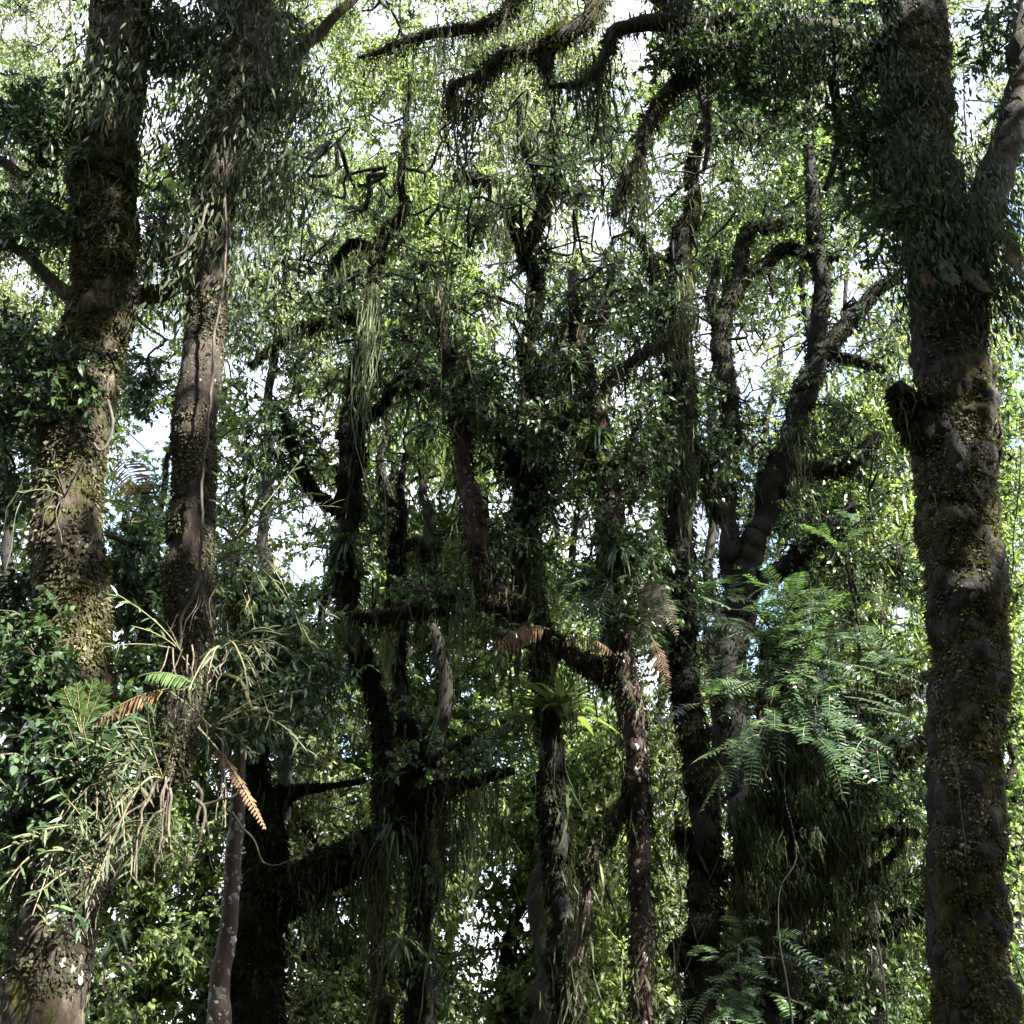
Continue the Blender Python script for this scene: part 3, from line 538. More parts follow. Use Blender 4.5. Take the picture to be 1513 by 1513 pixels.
# moss-draped trunk
I = Tree('moss_draped_tree', 'stout trunk hidden under a long curtain of hanging moss, left of the right-edge trunk', (1150, 1513), 12.5, B_dark)
PI2, rI2 = I.limb([(1152,1560,66),(1155,1400,66),(1165,1300,70),(1170,1200,66),(1172,1120,56),(1165,1040,40),(1170,960,30)], 'trunk', .2, .25, 22, 12, True, .3)
I.limb([(1180,1250,40),(1230,1185,30),(1280,1150,26),(1330,1120,24),(1380,1085,16)], 'limb', .2, .2, 12, 10)
I.limb([(1170,1330,24),(1240,1275,18),(1280,1248,14),(1310,1226,12),(1345,1228,9),(1372,1236,6)], 'limb', .2, .2, 10, 10)
I.limb([(1190,1330,20),(1240,1312,14),(1285,1290,12),(1318,1264,9),(1335,1240,6)], 'limb', .2, .2, 10, 10)
I.limb([(1285,1295,10),(1320,1300,10),(1358,1285,6)], 'limb', .2, .2, 8, 8)
I.limb([(1180,1420,20),(1235,1390,16),(1290,1378,18),(1330,1355,20),(1365,1340,24),(1400,1318,24),(1460,1290,18)], 'limb', .2, .2, 12, 10)
I.limb([(1230,1392,10),(1248,1430,9),(1280,1448,7),(1322,1458,4)], 'limb', .2, .2, 8, 8)
I.limb([(1175,1500,16),(1240,1480,10),(1300,1490,6)], 'limb', .2, .2, 8, 8)
I.limb([(1172,1060,20),(1230,1036,16),(1300,1030,14),(1345,1015,12),(1385,985,8)], 'limb', .2, .2, 10, 8)
C = I.blobs([(1270,1080,80,40,26),(1320,1160,50,50,16),(1250,1190,50,40,10),(1200,1480,70,40,22),(1110,1440,60,60,18),(1300,1440,70,50,10),(1340,1320,40,40,6),(1180,1000,70,50,14),(1260,1330,40,30,5)])
gcx = Geo(); strands(gcx, PI2[PI2[:, 2] > 2.2] + 0, 2600, .38, .022, spread=.2, k=9, sway=.25)
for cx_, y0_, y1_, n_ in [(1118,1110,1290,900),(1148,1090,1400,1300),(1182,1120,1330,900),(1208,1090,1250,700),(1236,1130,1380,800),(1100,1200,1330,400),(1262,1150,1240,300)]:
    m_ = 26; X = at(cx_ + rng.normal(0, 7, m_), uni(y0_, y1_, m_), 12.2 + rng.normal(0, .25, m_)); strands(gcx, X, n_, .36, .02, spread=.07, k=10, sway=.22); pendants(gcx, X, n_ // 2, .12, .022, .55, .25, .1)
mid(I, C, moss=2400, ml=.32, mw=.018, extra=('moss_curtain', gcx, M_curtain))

# dark trees left centre
Ft = Tree('leaning_limb_tree', 'black stout tree at the lower left whose thick mossy limb sweeps up to the right', (372, 1513), 9., B_dark)
Ft.limb([(372,1560,76),(376,1430,74),(392,1340,70),(395,1300,56),(390,1240,46),(394,1190,36),(430,1170,14),(475,1160,8),(540,1150,4)], 'trunk', .18, .2, 22, 12, True, .25)
Ft.limb([(385,1345,50),(445,1308,54),(520,1268,46),(575,1238,42),(618,1195,28),(655,1165,18),(705,1150,12),(760,1140,6)], 'limb', .22, .28, 16, 12)
Ft.limb([(392,1250,30),(380,1150,24),(390,1060,20),(420,1000,14),(450,960,8)], 'limb', .2, .2, 10, 8)
Ft.limb([(575,1238,24),(600,1150,18),(640,1120,14),(700,1090,8)], 'limb', .2, .2, 10, 8)
C = Ft.blobs([(440,1030,60,50,10),(380,1090,50,50,9),(480,960,50,60,9),(650,1120,70,30,4),(700,1110,60,30,3),(410,960,60,60,10)])
mid(Ft, C, sleeve=2.2, size=.36, L=.07, W=.032, moss=500, ml=.2, mw=.016)

S_ = Tree('smooth_young_tree', 'slender pale brown young tree blotched with round lichen, in front of the black leaning-limb tree', (335, 1513), 7.2, B_smooth)
PS, rS = S_.limb([(318,1560,40),(325,1470,32),(332,1400,27),(339,1340,25),(346,1260,23),(352,1190,20),(356,1120,16),(350,1040,12),(362,960,8)], 'trunk', .06, .06, 20, 12, True, .15)
C = S_.blobs([(370,960,50,50,12),(330,1080,30,50,8),(390,1040,40,40,8)])
S_.attach(C, r0=.004, step=.2); gl, gb = Geo(), Geo(); sprays(gl, S_.twig, C, .22, 6, 12, .06, .028, OVAL); patches(gb, PS, rS, 60, .011, TOCAM, None, .38)
S_.finish([('leaves', gl, LM_near), ('lichen', gb, M_lich)])

G = Tree('twisted_slim_tree', 'thin dark tree behind the sweeping limb, upper stem twisting through bright foliage', (607, 1513), 12., B_dark)
G.limb([(606,1560,30),(612,1430,30),(616,1320,27),(619,1220,24),(612,1130,22),(596,1060,22),(584,1000,20),(588,930,22),(586,860,22),(588,800,16),(598,755,11),(590,715,8),(600,670,5)], 'trunk', .18, .2, 14, 12, True, .35)
G.limb([(588,810,12),(620,800,11),(628,830,8),(640,850,5)], 'limb', .2, .2, 8, 8)
G.limb([(598,755,8),(570,735,7),(560,700,5)], 'limb', .2, .2, 8, 8)
G.limb([(612,1200,14),(640,1240,12),(700,1230,8)], 'limb', .2, .2, 8, 8)
C = G.blobs([(610,640,50,50,5),(560,800,40,60,6),(640,1280,40,50,4),(600,1060,60,50,5),(560,960,40,60,6),(640,1440,50,40,4)])
mid(G, C, sleeve=1.6, size=.38, moss=1000, ml=.4, mw=.018, lat=[(540,700,600,860,16)])

G2 = Tree('curtained_slim_tree', 'thin dark tree rising into a leaning stem hung with pale beard moss', (566, 1513), 11., B_dark)
G2.limb([(570,1560,23),(562,1430,20),(562,1300,19),(568,1180,22),(568,1080,24),(548,1000,24),(515,920,28),(508,840,30),(514,760,32),(518,690,32),(516,640,32),(524,570,26),(540,490,20),(552,412,15),(568,346,13),(598,310,10),(592,262,7),(600,190,6),(606,110,4)], 'trunk', .18, .2, 16, 12, True, .3)
G2.limb([(545,480,14),(510,462,15),(470,478,14),(420,500,12),(370,540,9)], 'limb', .2, .2, 8, 8)
G2.limb([(560,372,10),(520,360,10),(490,400,11),(480,440,9)], 'limb', .2, .2, 8, 8)
G2.limb([(514,760,16),(460,720,14),(430,660,11),(420,600,8)], 'limb', .2, .2, 8, 8)
G2.limb([(518,640,14),(570,590,12),(600,540,10),(640,480,7)], 'limb', .2, .2, 8, 8)
C = G2.blobs([(470,430,80,60,10),(560,330,60,50,5),(420,560,70,60,12),(460,660,60,60,14),(620,470,60,50,10),(680,440,50,40,6),(500,840,40,60,12),(390,650,40,60,9),(640,380,60,40,5),(540,560,40,50,8),(380,480,50,50,7),(560,490,60,40,8),(500,1010,50,50,8)])
mid(G2, C, sleeve=1.6, size=.4, moss=1700, ml=.3, mw=.018, pen=500, lat=[(430,680,160,520,60)])

# ================================================================== sunlit trees behind
SPEC = [dict(L=.18, W=.085, size=1.0, ntw=8, nlf=17), dict(L=.165, W=.08, size=.95, ntw=8, nlf=19), dict(L=.16, W=.06, size=1., ntw=8, nlf=22), dict(L=.18, W=.095, size=.9, ntw=8, nlf=16)]
# (px at the frame's foot, Y, px lean at the top, half width px, lowest y, highest y, clumps, species, label)
BG = [
 (20, 27, 40, 90, 1520, 120, 150, 0, 'yellow-green tree glowing behind the twin-stemmed trunk at the lower left corner'),
 (-60, 33, 30, 90, 1500, 20, 120, 2, 'greyish leafy tree cut by the left edge behind the pale bark'),
 (200, 25, 20, 80, 1540, 950, 70, 3, 'low yellow-leaved tree lit under the hanging aerial roots'),
 (180, 36, 60, 110, 1500, 60, 190, 1, 'tall green tree half hidden between the twin stems'),
 (285, 30, 60, 80, 1530, 560, 110, 0, 'olive tree filling the gap between the twin stems and the black leaning tree'),
 (450, 26, -10, 80, 1540, 980, 100, 2, 'pale grey-green tree above the sweeping limb of the black tree'),
 (430, 38, 60, 110, 1500, 30, 210, 0, 'tall olive tree whose bright top fills the upper left of centre'),
 (520, 29, 60, 80, 1500, 180, 120, 1, 'green tree behind the moss-hung leaning stem'),
 (600, 24, 40, 75, 1540, 1140, 60, 0, 'low olive tree beside the brightest patch of sky at the bottom'),
 (610, 31, 40, 80, 1150, 560, 120, 3, 'bright yellow-green tree glowing behind the arched mossy limb'),
 (660, 40, 60, 110, 1510, 10, 210, 2, 'tall pale tree spreading behind the gnarled branches at the top centre'),
 (760, 28, 40, 80, 1530, 820, 110, 1, 'green tree glimpsed under the birds-nest fern'),
 (800, 35, 40, 100, 1500, 60, 170, 0, 'tall olive tree behind the dark fern-laden trunks in the middle'),
 (880, 26, 10, 70, 1540, 1020, 100, 0, 'olive tree seen between the nest-fern trunk and the red-barked trunk'),
 (930, 38, 50, 100, 1500, 30, 190, 1, 'tall green tree rising behind the red-barked trunk'),
 (985, 29, 10, 50, 1540, 1000, 60, 2, 'grey-green tree in the slot between the red-barked trunk and the knobbly dark trunk'),
 (1060, 33, 60, 100, 1500, 100, 170, 2, 'pale tree with thin leaves against white sky behind the wide V fork'),
 (1180, 36, 40, 110, 1500, 60, 190, 0, 'tall olive tree behind the moss-draped trunk and the wide fork'),
 (1290, 25, 0, 80, 1540, 1140, 80, 1, 'low green tree behind the bare dark branches at the lower right'),
 (1275, 32, 10, 90, 1180, 540, 130, 3, 'yellow-green tree lit behind the left side of the right-edge trunk'),
 (1350, 39, 40, 110, 1500, 60, 190, 2, 'tall grey-green tree behind the fork of the right-edge trunk'),
 (1500, 24, -30, 50, 1540, 420, 120, 1, 'bright green tree showing in the strip right of the dark flaky trunk'),
 (1580, 34, 0, 90, 1500, 40, 140, 0, 'olive tree beyond the right edge behind the forked limb'),
]
TOPS = [
 (-30, 18, 30, 100, 640, -40, 110, 2, 'pale thin-leaved crown against the sky at the extreme upper left'),
 (395, 17, 10, 110, 520, -60, 120, 2, 'grey-green crown with drooping leaves right of the twin stems, at the top'),
 (566, 19, 10, 100, 430, -60, 120, 0, 'sunny crown above the leaning moss-hung stem, under the longest bare top limb'),
 (810, 18, -20, 110, 430, -60, 120, 2, 'drooping pale crown among the moss-draped limbs at the top centre'),
 (1036, 19, 20, 110, 480, -40, 120, 0, 'olive crown behind the limb that hangs down from the top right of centre'),
 (1165, 17, 20, 110, 470, -40, 120, 1, 'green crown under the dark overhanging curtain at the upper right'),
 (1420, 19, -40, 110, 520, -40, 110, 2, 'pale crown seen through the right fork against white sky'),
 (95, 19, 0, 90, 620, -40, 110, 1, 'dark green crown left of and behind the pale sunlit bark at the upper left'),
 (640, 16, 0, 75, 720, 240, 70, 3, 'lime green leafy crown catching the sun left of the gnarled upper branches'),
 (1290, 16, 0, 75, 980, 520, 70, 0, 'small-leaved olive crown between the wide V fork and the right trunk'),
]
for (px, Y, lean, hw, ylo, yhi, n, sp, label) in BG + TOPS:
    if Y >= 20: Y = 21 + (Y - 22) * .38
    t = Tree('background_tree', label, (px, 1513), Y, B_far, 'sunlit trees behind the dark trunks')
    ys = np.linspace(1560, yhi + 40, 9)
    w0 = F * .42 / Y * (.75 + .03 * (40 - Y) / 10)
    pts = [(px + lean * (1560 - y) / 1560 * 2 + 14 * math.sin(y / 130 + px), y, w0 * (1 - .92 * (k / 8))) for k, y in enumerate(ys)]
    t.limb(pts, 'trunk', .12, .15, 10, 6, True, 1.)
    top = Y < 20; n = int(n * (2.0 if top else 2.2)); gs_ = Geo(); tufts(gs_, *t.skin[0], 2600, .09, .026, thr=.3, tint=.4, drop=.9); yv = uni(yhi, ylo, n * 3); fr = (1560 - yv) / 1560
    xv = px + lean * fr * 2 + rng.normal(0, .55, n * 3) * hw
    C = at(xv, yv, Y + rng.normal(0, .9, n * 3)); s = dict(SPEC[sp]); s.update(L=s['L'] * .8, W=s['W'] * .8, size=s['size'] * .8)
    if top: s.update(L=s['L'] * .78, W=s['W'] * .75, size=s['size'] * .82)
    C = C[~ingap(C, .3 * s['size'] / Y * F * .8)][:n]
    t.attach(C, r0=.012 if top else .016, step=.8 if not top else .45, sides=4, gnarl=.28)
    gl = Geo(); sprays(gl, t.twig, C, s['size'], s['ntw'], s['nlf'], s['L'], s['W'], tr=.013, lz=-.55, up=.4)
    if top: pendants(gl, C, 2600, .26, .035, .5, .25, .3, out=.4)
    t.finish([('crown', gl, LM_far[sp]), ('trunk_moss', gs_, M_sleeve)])

# ================================================================== plants that grow on the trees
def simple(name, label, cat, geos, base, group=None):
    r = thing(name, label, cat, base, group)
    for nm, g, m in geos: g.build(nm, m, r, smooth=False)
    return r
def rosette(name, label, px, py, Y, n, L, W, m, up=.5, spread=1., droop=.45, group=None, tint=.5, sag=0., cat='fern'):
    b = at(px, py, Y); g = Geo(); d = rdir(n, .3) * spread + np.array([0, 0, 1.]) * uni(up - .5, up + .6, n)[:, None]
    V, Fq, T = blades(np.repeat(b[None], n, 0) + nrm(n, 3) * L * .05, d, np.array([0, 0, 1.]) + nrm(n, 3) * .25, L * uni(.6, 1.15, n), W * uni(.7, 1.2, n), STRAP, bend=uni(0, .2, n), droop=droop * uni(.4, 1.6, n), tint=np.clip(rng.normal(tint, .22, n), 0, 1))
    g.add(V, Fq, T); ro = Geo(); strands(ro, b[None] + nrm(20, 3) * [L * .12, L * .12, .01], 60, L * .5, .02, spread=L * .05)
    return simple(name, label, cat, [('frond', g, m), ('root_mat', ro, M_moss)], b, group)
gE = "strap-leaved plants perched on the branches"
rosette('birds_nest_fern', 'large bright green birds-nest fern with arching strap fronds, on top of the dark middle trunk', 828, 1050, 10.8, 52, .8, .085, LM_nest, .85, .9, .4, tint=.7)
rosette('birds_nest_fern', 'lime rosette fern high on the right fork, beside the withered fronds', 1490, 355, 6.1, 26, .2, .03, LM_young, .6, .9, .3)
for (lab, x, y, Y, n, L, W, ti) in [
  ('dark strap-leaved tuft on the thick sweeping limb at the lower centre left', 585, 1222, 8.9, 70, .42, .03, .35),
  ('dark tufted rosette in the crotch of the central dark crown', 885, 640, 9.7, 60, .5, .04, .4),
  ('dark tufted rosette above the big fern-laden knot in the centre', 845, 540, 9.8, 50, .45, .035, .35),
  ('shaggy strap-leaved tuft low in the black central knot', 772, 790, 10.6, 60, .6, .04, .3),
  ('leafy tuft where the central red trunk disappears into ferns', 915, 810, 9.6, 60, .5, .045, .5),
  ('narrow-leaved tuft on the twin slim trunks below the sweeping limb', 592, 1390, 10.8, 40, .42, .04, .4),
  ('tuft of straps on the arched mossy limb left of centre', 690, 885, 9.9, 40, .35, .025, .5),
  ('tuft of straps in the dark leaning stem hung with moss', 510, 800, 10.8, 50, .5, .035, .4),
  ('tuft of straps on the knobbly dark trunk at mid height', 1000, 690, 11.7, 50, .55, .04, .35),
  ('small tuft on the white-sky fork at the right', 1180, 640, 13.7, 40, .5, .04, .4),
  ('green strap tuft under the overhanging top limb', 1010, 70, 6.6, 40, .3, .02, .3),
  ('grassy tuft on the upper left trunk beside the sky', 120, 230, 5.7, 50, .3, .018, .35)]:
    rosette('strap_leaf_tuft', lab, x, y, Y, int(n * 1.5), L * .62, W * .6, LM_mid, .15, 1., .8, gE, ti, cat='epiphyte')

def fern_thing(name, label, px, py, Y, dirs, L, m, npair=18, wl=.3, ww=.05, droop=.3, ang=1.15, tint=.5, group=None, hang=0., cat='fern frond', w=None, start=.15):
    b = at(px, py, Y); gr, gl = Geo(), Geo()
    for d in dirs:
        nn = np.array([0, -.5, .9]) if abs(d[2]) < .75 * np.linalg.norm(d) else np.array([0, -1., .1])
        frond(gr, gl, b, d, nn, L * uni(.85, 1.1), npair, L * wl, L * ww, droop, tint, ang, hang=hang, pw=w, start=start)
    return simple(name, label, cat, [('stalk', gr, M_stem), ('blade', gl, m)], b, group)
gD = 'withered fern fronds'
fern_thing('fern_frond', 'reddish brown dead frond hanging between the two left stems', 176, 672, 5.7, [(.55, -.2, -.75)], .36, LM_dead, 14, .42, .075, .1, 1.3, .45, gD, hang=.15)
fern_thing('fern_frond', 'half brown half green frond arching beside the second left stem', 258, 1018, 5.5, [(-.9, -.2, -.05)], .42, LM_dead, 20, .4, .05, .5, 1.2, .6, gD, hang=.5)
fern_thing('fern_frond', 'green frond spreading over the half brown one at the second left stem', 205, 1000, 5.5, [(.9, -.3, .25)], .38, LM_fern, 20, .34, .05, .5, 1.2, .8, gD, hang=.4)
fern_thing('fern_frond', 'long orange dead frond dangling right of the aerial roots', 292, 1075, 5.7, [(.66, -.15, -.55)], .66, LM_dead, 26, .085, .035, .3, 1.2, .6, gD, hang=.5, start=.3)
fern_thing('fern_frond', 'small bright orange frond tip between the left stems high up', 210, 322, 5.7, [(.7, -.2, -.6)], .19, LM_dead, 8, .4, .11, .1, 1.3, 1., gD)
fern_thing('fern_frond', 'pair of light brown fronds arching over the mossy limb in the centre', 812, 930, 9.5, [(-.8, -.2, .1), (-.75, -.3, .25)], .5, LM_dead, 18, .5, .05, .6, 1.2, .55, gD, hang=.6)
fern_thing('fern_frond', 'brown frond drooping right of the brown pair in the centre', 826, 938, 9.5, [(.8, -.2, .15)], .55, LM_dead, 18, .45, .05, .6, 1.2, .5, gD, hang=.6)
fern_thing('fern_frond', 'dull brown frond hanging on the red trunk near the fern knot', 962, 940, 9.6, [(.25, -.3, -.8)], .42, LM_dead, 20, .25, .04, .5, 1.1, .2, gD, hang=.3)
fern_thing('fern_frond', 'pinkish dead frond hanging at the right edge behind the dark trunk', 1508, 600, 6.6, [(-.05, -.2, -1.)], .45, LM_dead, 20, .2, .05, 0, 1.2, .7, gD)
fern_thing('fern_frond', 'grey withered frond hanging in front of the right fork', 1412, 375, 6.0, [(.15, -.3, -.9)], .5, LM_grey, 26, .22, .035, 0, 1.0, .45, gD, hang=.6)
fern_thing('fern_frond', 'wide grey withered frond hanging from the outer right limb', 1445, 300, 6.05, [(.1, -.3, -.9)], .62, LM_grey, 28, .22, .035, 0, 1.0, .55, gD, hang=.6)
fern_thing('fern_frond', 'pale tan withered frond nearest the right edge below the lime rosette', 1482, 340, 6.0, [(-.05, -.3, -.9)], .75, LM_grey, 30, .2, .035, 0, 1., .85, gD, hang=.6)
fern_thing('fern_frond', 'short brown frond left of the green one at the right fork', 1362, 388, 6.0, [(-.1, -.3, -.8)], .3, LM_dead, 16, .3, .05, 0, 1.1, .3, gD, hang=.6)
fern_thing('fern_frond', 'dark green frond hanging in the crotch of the right fork', 1388, 375, 5.95, [(.0, -.3, -.9)], .42, LM_fern, 22, .28, .045, 0, 1.1, .4, gD, hang=.5)
gF = 'green fern sprays'
fern_thing('fern', 'green fern spray on the nest-fern trunk, left of its rosette', 790, 1065, 10.6, [(-.9, -.3, .3), (-.8, -.1, .0), (-.5, -.6, .2), (-.2, -.5, -.5)], .7, LM_fern, 16, .32, .06, .4, 1.15, .45, gF, cat='fern')
fern_thing('fern', 'long pale fern sprays hanging from the knot on the red trunk', 955, 850, 9.5, [(.3, -.4, -.6), (.1, -.5, -.9), (.35, -.3, -.8), (-.1, -.4, -.9), (.2, -.6, -1.2)], .6, LM_grey, 24, .16, .04, .3, 1.1, .6, gF, cat='fern')
fern_thing('fern', 'dark fern sprays fanning over the left side of the fern knot', 900, 860, 9.5, [(-.6, -.4, .1), (-.7, -.3, -.4), (-.3, -.6, -.6), (-.4, -.3, .4)], .62, LM_fern, 20, .25, .05, .5, 1.1, .3, gF, cat='fern')
fern_thing('fern', 'green fern spray on the knobbly dark trunk above the feathery sapling', 1015, 900, 11.5, [(.7, -.3, .3), (.6, -.4, -.2), (-.5, -.4, .2), (.3, -.6, .4)], .8, LM_fern, 18, .28, .05, .4, 1.1, .4, gF, cat='fern')
fern_thing('fern', 'yellowish upright fern on the left trunk below the half brown frond', 120, 1085, 5.4, [(-.35, -.2, .8), (-.15, -.2, .9), (.1, -.2, .9), (.3, -.2, .8)], .3, LM_nest, 12, .3, .06, .1, .8, .5, gF, cat='fern')

# bright young leaves between the left stems
g, gs = Geo(), Geo(); b = at(262, 305, 5.6); S2 = at([252, 262, 285], [228, 262, 318], 5.6)
V, Fq, _ = tube(spline(S2, 6), np.full(13, .004), 6); gs.add(V, Fq)
bb = at([250,252,255,262,258,248], [250,262,268,262,270,230], 5.58); dd = np.array([[-.35,-.3,-.8],[-.1,-.5,-1.],[.1,-.4,-.9],[.45,-.2,-1.],[.2,-.5,-1.],[-.2,-.3,1.]])
V, Fq, T = blades(bb, dd, np.array([[.2,-1,.3]]*6) + nrm(6,3)*.15, np.array([.12,.14,.14,.2,.16,.12]), np.array([.055,.06,.06,.05,.05,.045]), (.2,.8,1.,.75,.08), bend=.1, tint=rnd(6)); g.add(V, Fq, T)
simple('leafy_shoot', 'bright lime young shoot with broad leaves between the two left stems', 'shoot', [('stem', gs, M_stem), ('foliage', g, LM_young)], b)

# cane orchids with alternate narrow leaves
def orchid(label, px, py, Y, canes, roots=0, group='cane orchids on the left stems', leaf=.1, rl=.5, m=LM_near, tint=.6):
    b = at(px, py, Y); gc, gl, gr = Geo(), Geo(), Geo()
    for (dx, dy, bend) in canes:          # tip offset in px of this plant's distance
        e = at(px + dx, py + dy, Y - uni(.0, .5)); L = np.linalg.norm(e - b)
        t = np.linspace(0, 1, 12); P = b + (e - b) * t[:, None]; P[:, 2] += bend * L * np.sin(np.pi * t) - .06 * L * t ** 2; P[:, 0] += uni(-.06, .06) * L * np.sin(np.pi * t)
        V, Fq, _ = tube(P, .0055 * (1 - .55 * t), 5); gc.add(V, Fq)
        n = int(L / .026); u = np.linspace(.25, 1, max(4, n)); n = len(u); p = np.stack([np.interp(u, t, P[:, i]) for i in range(3)], -1)
        T = unit(np.stack([np.interp(u, t, np.gradient(P[:, i])) for i in range(3)], -1)); sd = unit(np.cross(T, [0, -1., .3])) * np.where(np.arange(n) % 2, 1, -1)[:, None]
        keep = rnd(n) < .62
        V, Fq, Tt = blades(p[keep], (T * .85 + sd * .7 + nrm(n, 3) * .35)[keep], (np.array([0, -1., .6]) + nrm(n, 3) * .6)[keep], leaf * uni(.4, 1.15, keep.sum()), leaf * .13, LANCE, droop=.25, tint=np.clip(rng.normal(tint, .25, keep.sum()), 0, 1)); gl.add(V, Fq, Tt)
    for _ in range(roots):
        x0 = px + uni(-20, 20); P = [at(x0, py + uni(-10, 10), Y - .1)]
        k = rng.integers(4, 7); dirx = uni(-.5, .5)
        for j in range(k): P.append(P[-1] + np.array([dirx * .07 + rng.normal(0, .02), rng.normal(-.01, .02), -rl / k * uni(.7, 1.2)]))
        S = spline(np.array(P), 4); V, Fq, _ = tube(S, uni(.002, .005) * np.linspace(1, .5, len(S)), 6); gr.add(V, Fq)
    return simple('cane_orchid', label, 'orchid', [('cane', gc, M_stem), ('foliage', gl, m), ('aerial_root', gr, M_root)], b, group)
orchid('bright green leafy orchid canes leaning right of the second stem at mid height', 345, 800, 5.7, [(60,-110,.05),(120,-80,.1),(40,-60,.0),(100,-130,.05),(150,-60,.12),(-10,-110,0),(80,-40,.1)], 5, leaf=.12, tint=.8)
orchid('thin arching orchid canes dropping right from the second stem', 318, 830, 5.7, [(90,60,.2),(130,90,.25),(170,70,.25),(110,20,.2),(60,90,.15),(150,120,.2)], 8, leaf=.08, m=LM_pend, tint=.7)
orchid('orchid clump with pale stems left of the second stem at lower height', 265, 960, 5.6, [(-70,-40,.05),(-110,-10,.05),(-90,-90,0),(-40,-70,0)], 6, leaf=.09)
orchid('grey leaved orchid canes curving round the second stem above the ferns', 312, 1075, 5.6, [(100,-30,.1),(130,-60,.1),(80,-80,.05),(140,20,.15),(60,40,.1),(-60,-60,0)], 4, leaf=.09, m=LM_pend, tint=.5)
MAINO = orchid('big dark orchid clump at the foot of the second stem, long pale roots hanging below', 240, 1150, 5.4, [(-70,-110,0),(-110,-60,.05),(-130,0,.1),(-20,-130,0),(-90,60,.15),(-120,110,.2),(-60,-60,0),(-140,50,.1),(-40,-90,0),(20,-110,0),(-160,-20,.1),(-100,150,.25)], 5, leaf=.11, rl=.5, m=LM_pend, tint=.35)
orchid('orchid canes with blue-green leaf tips hanging on the left trunk above the white lichen', 150, 1290, 5.3, [(-60,-90,.1),(-80,-40,.1),(-30,-80,0),(-90,20,.15),(-40,60,.15),(30,-40,.1),(-60,-130,.05)], 8, leaf=.1, tint=.6, rl=.3)
orchid('small orchid with few long leaves low on the left trunk', 130, 1400, 5.3, [(-40,-110,.05),(-20,-60,.1),(60,-40,.1),(50,20,.2),(-60,-30,.1)], 3, leaf=.13, tint=.6, rl=.25)
orchid('spiky green orchid at the far left edge below the glossy leaves', 30, 1200, 5.6, [(-40,-70,0),(10,-90,0),(-20,-50,.1),(40,-60,.05),(-50,-10,.1)], 2, leaf=.12, tint=.7, rl=.2)
orchid('pale sprawling orchid on the left trunk beside the sunlit bark', 95, 735, 5.3, [(-40,-50,.1),(-60,-10,.15),(30,-60,.05),(-20,-80,0)], 4, leaf=.08, tint=.6, rl=.3)
orchid('upright leafy orchid left of the pale trunk under the upper sky gap', 40, 520, 5.8, [(30,-70,0),(60,-50,.05),(-10,-60,0),(50,-10,.1),(10,-90,0)], 2, leaf=.12, tint=.8, rl=.2)
for lab, x, y, cs in [
 ('grey-green leafy orchid mass hiding the left trunk just above the long aerial roots', 130, 1150, [(-60,-60,.05),(-30,-90,0),(50,-60,.05),(70,20,.1),(-80,10,.1),(40,60,.15),(-50,70,.15),(90,-20,.1),(0,80,.1),(20,-100,0),(-90,-30,.05),(60,100,.2)]),
 ('leafy orchid canes in the fork where the second stem leaves the left trunk', 160, 1235, [(-50,-50,.05),(60,-30,.05),(80,40,.15),(-70,20,.1),(30,80,.15),(-30,70,.1),(-90,-20,.05),(100,10,.1),(10,-80,0)]),
 ('loose orchid canes drooping left over the lower trunk below the spiky green orchid', 70, 1260, [(-50,-30,.1),(-60,40,.15),(30,70,.2),(60,10,.1),(-20,80,.2),(50,-60,.05),(-70,-10,.1)]),
 ('fine-leaved orchid tangle right of the second stem below the arching canes', 330, 960, [(60,20,.15),(100,50,.2),(40,70,.2),(90,-30,.1),(130,20,.15),(-50,50,.15),(70,90,.25),(30,-50,.05)])]:
    orchid(lab, x, y, 5.4, cs + [(a * .7 + 14, b * .8 - 12, c) for a, b, c in cs], 3, leaf=.085, m=LM_pend, tint=.42, rl=.3)
# drawn-out aerial roots
g = Geo()
for pts, w in [([(238,1150),(226,1168),(214,1195),(205,1240),(200,1300)],8),([(254,1165),(253,1200),(252,1250),(254,1325)],9),([(247,1200),(225,1210),(208,1240),(196,1290)],7),([(288,1162),(297,1180),(290,1215),(282,1240)],9),([(290,1185),(302,1200),(298,1225),(286,1262),(265,1310)],9),([(300,1195),(304,1225),(318,1285)],5),([(260,1240),(275,1280),(272,1310),(262,1330)],6),([(225,1172),(190,1205),(150,1240),(136,1250)],7),([(250,1230),(235,1260),(230,1300),(215,1296)],6),([(300,1190),(330,1185),(352,1165),(360,1155)],7),([(340,1200),(375,1240),(400,1275),(430,1275),(450,1260)],5),([(182,1130),(160,1150),(125,1170),(95,1205)],5),([(215,1120),(200,1150),(178,1180)],5),([(270,1215),(268,1250),(275,1290),(300,1310)],4),([(243,1190),(238,1250),(244,1300)],4),([(200,1180),(175,1215),(160,1260),(165,1300)],4)]:
    P = at([p[0] for p in pts], [p[1] for p in pts], 5.0 + uni(-.12, .12)); P = spline(P, 6); P += (np.stack([fbm(P * 9 + 5 * k_, 2) for k_ in range(3)], -1) - .5) * .07
    V, Fq, _ = tube(P, w / 2 / F * 3.3 * np.linspace(1, .35, len(P)) * (.7 + .6 * fbm(P * 14, 2)), 7, .1, 10); g.add(V, Fq)
g.build('aerial_root', M_root, MAINO)

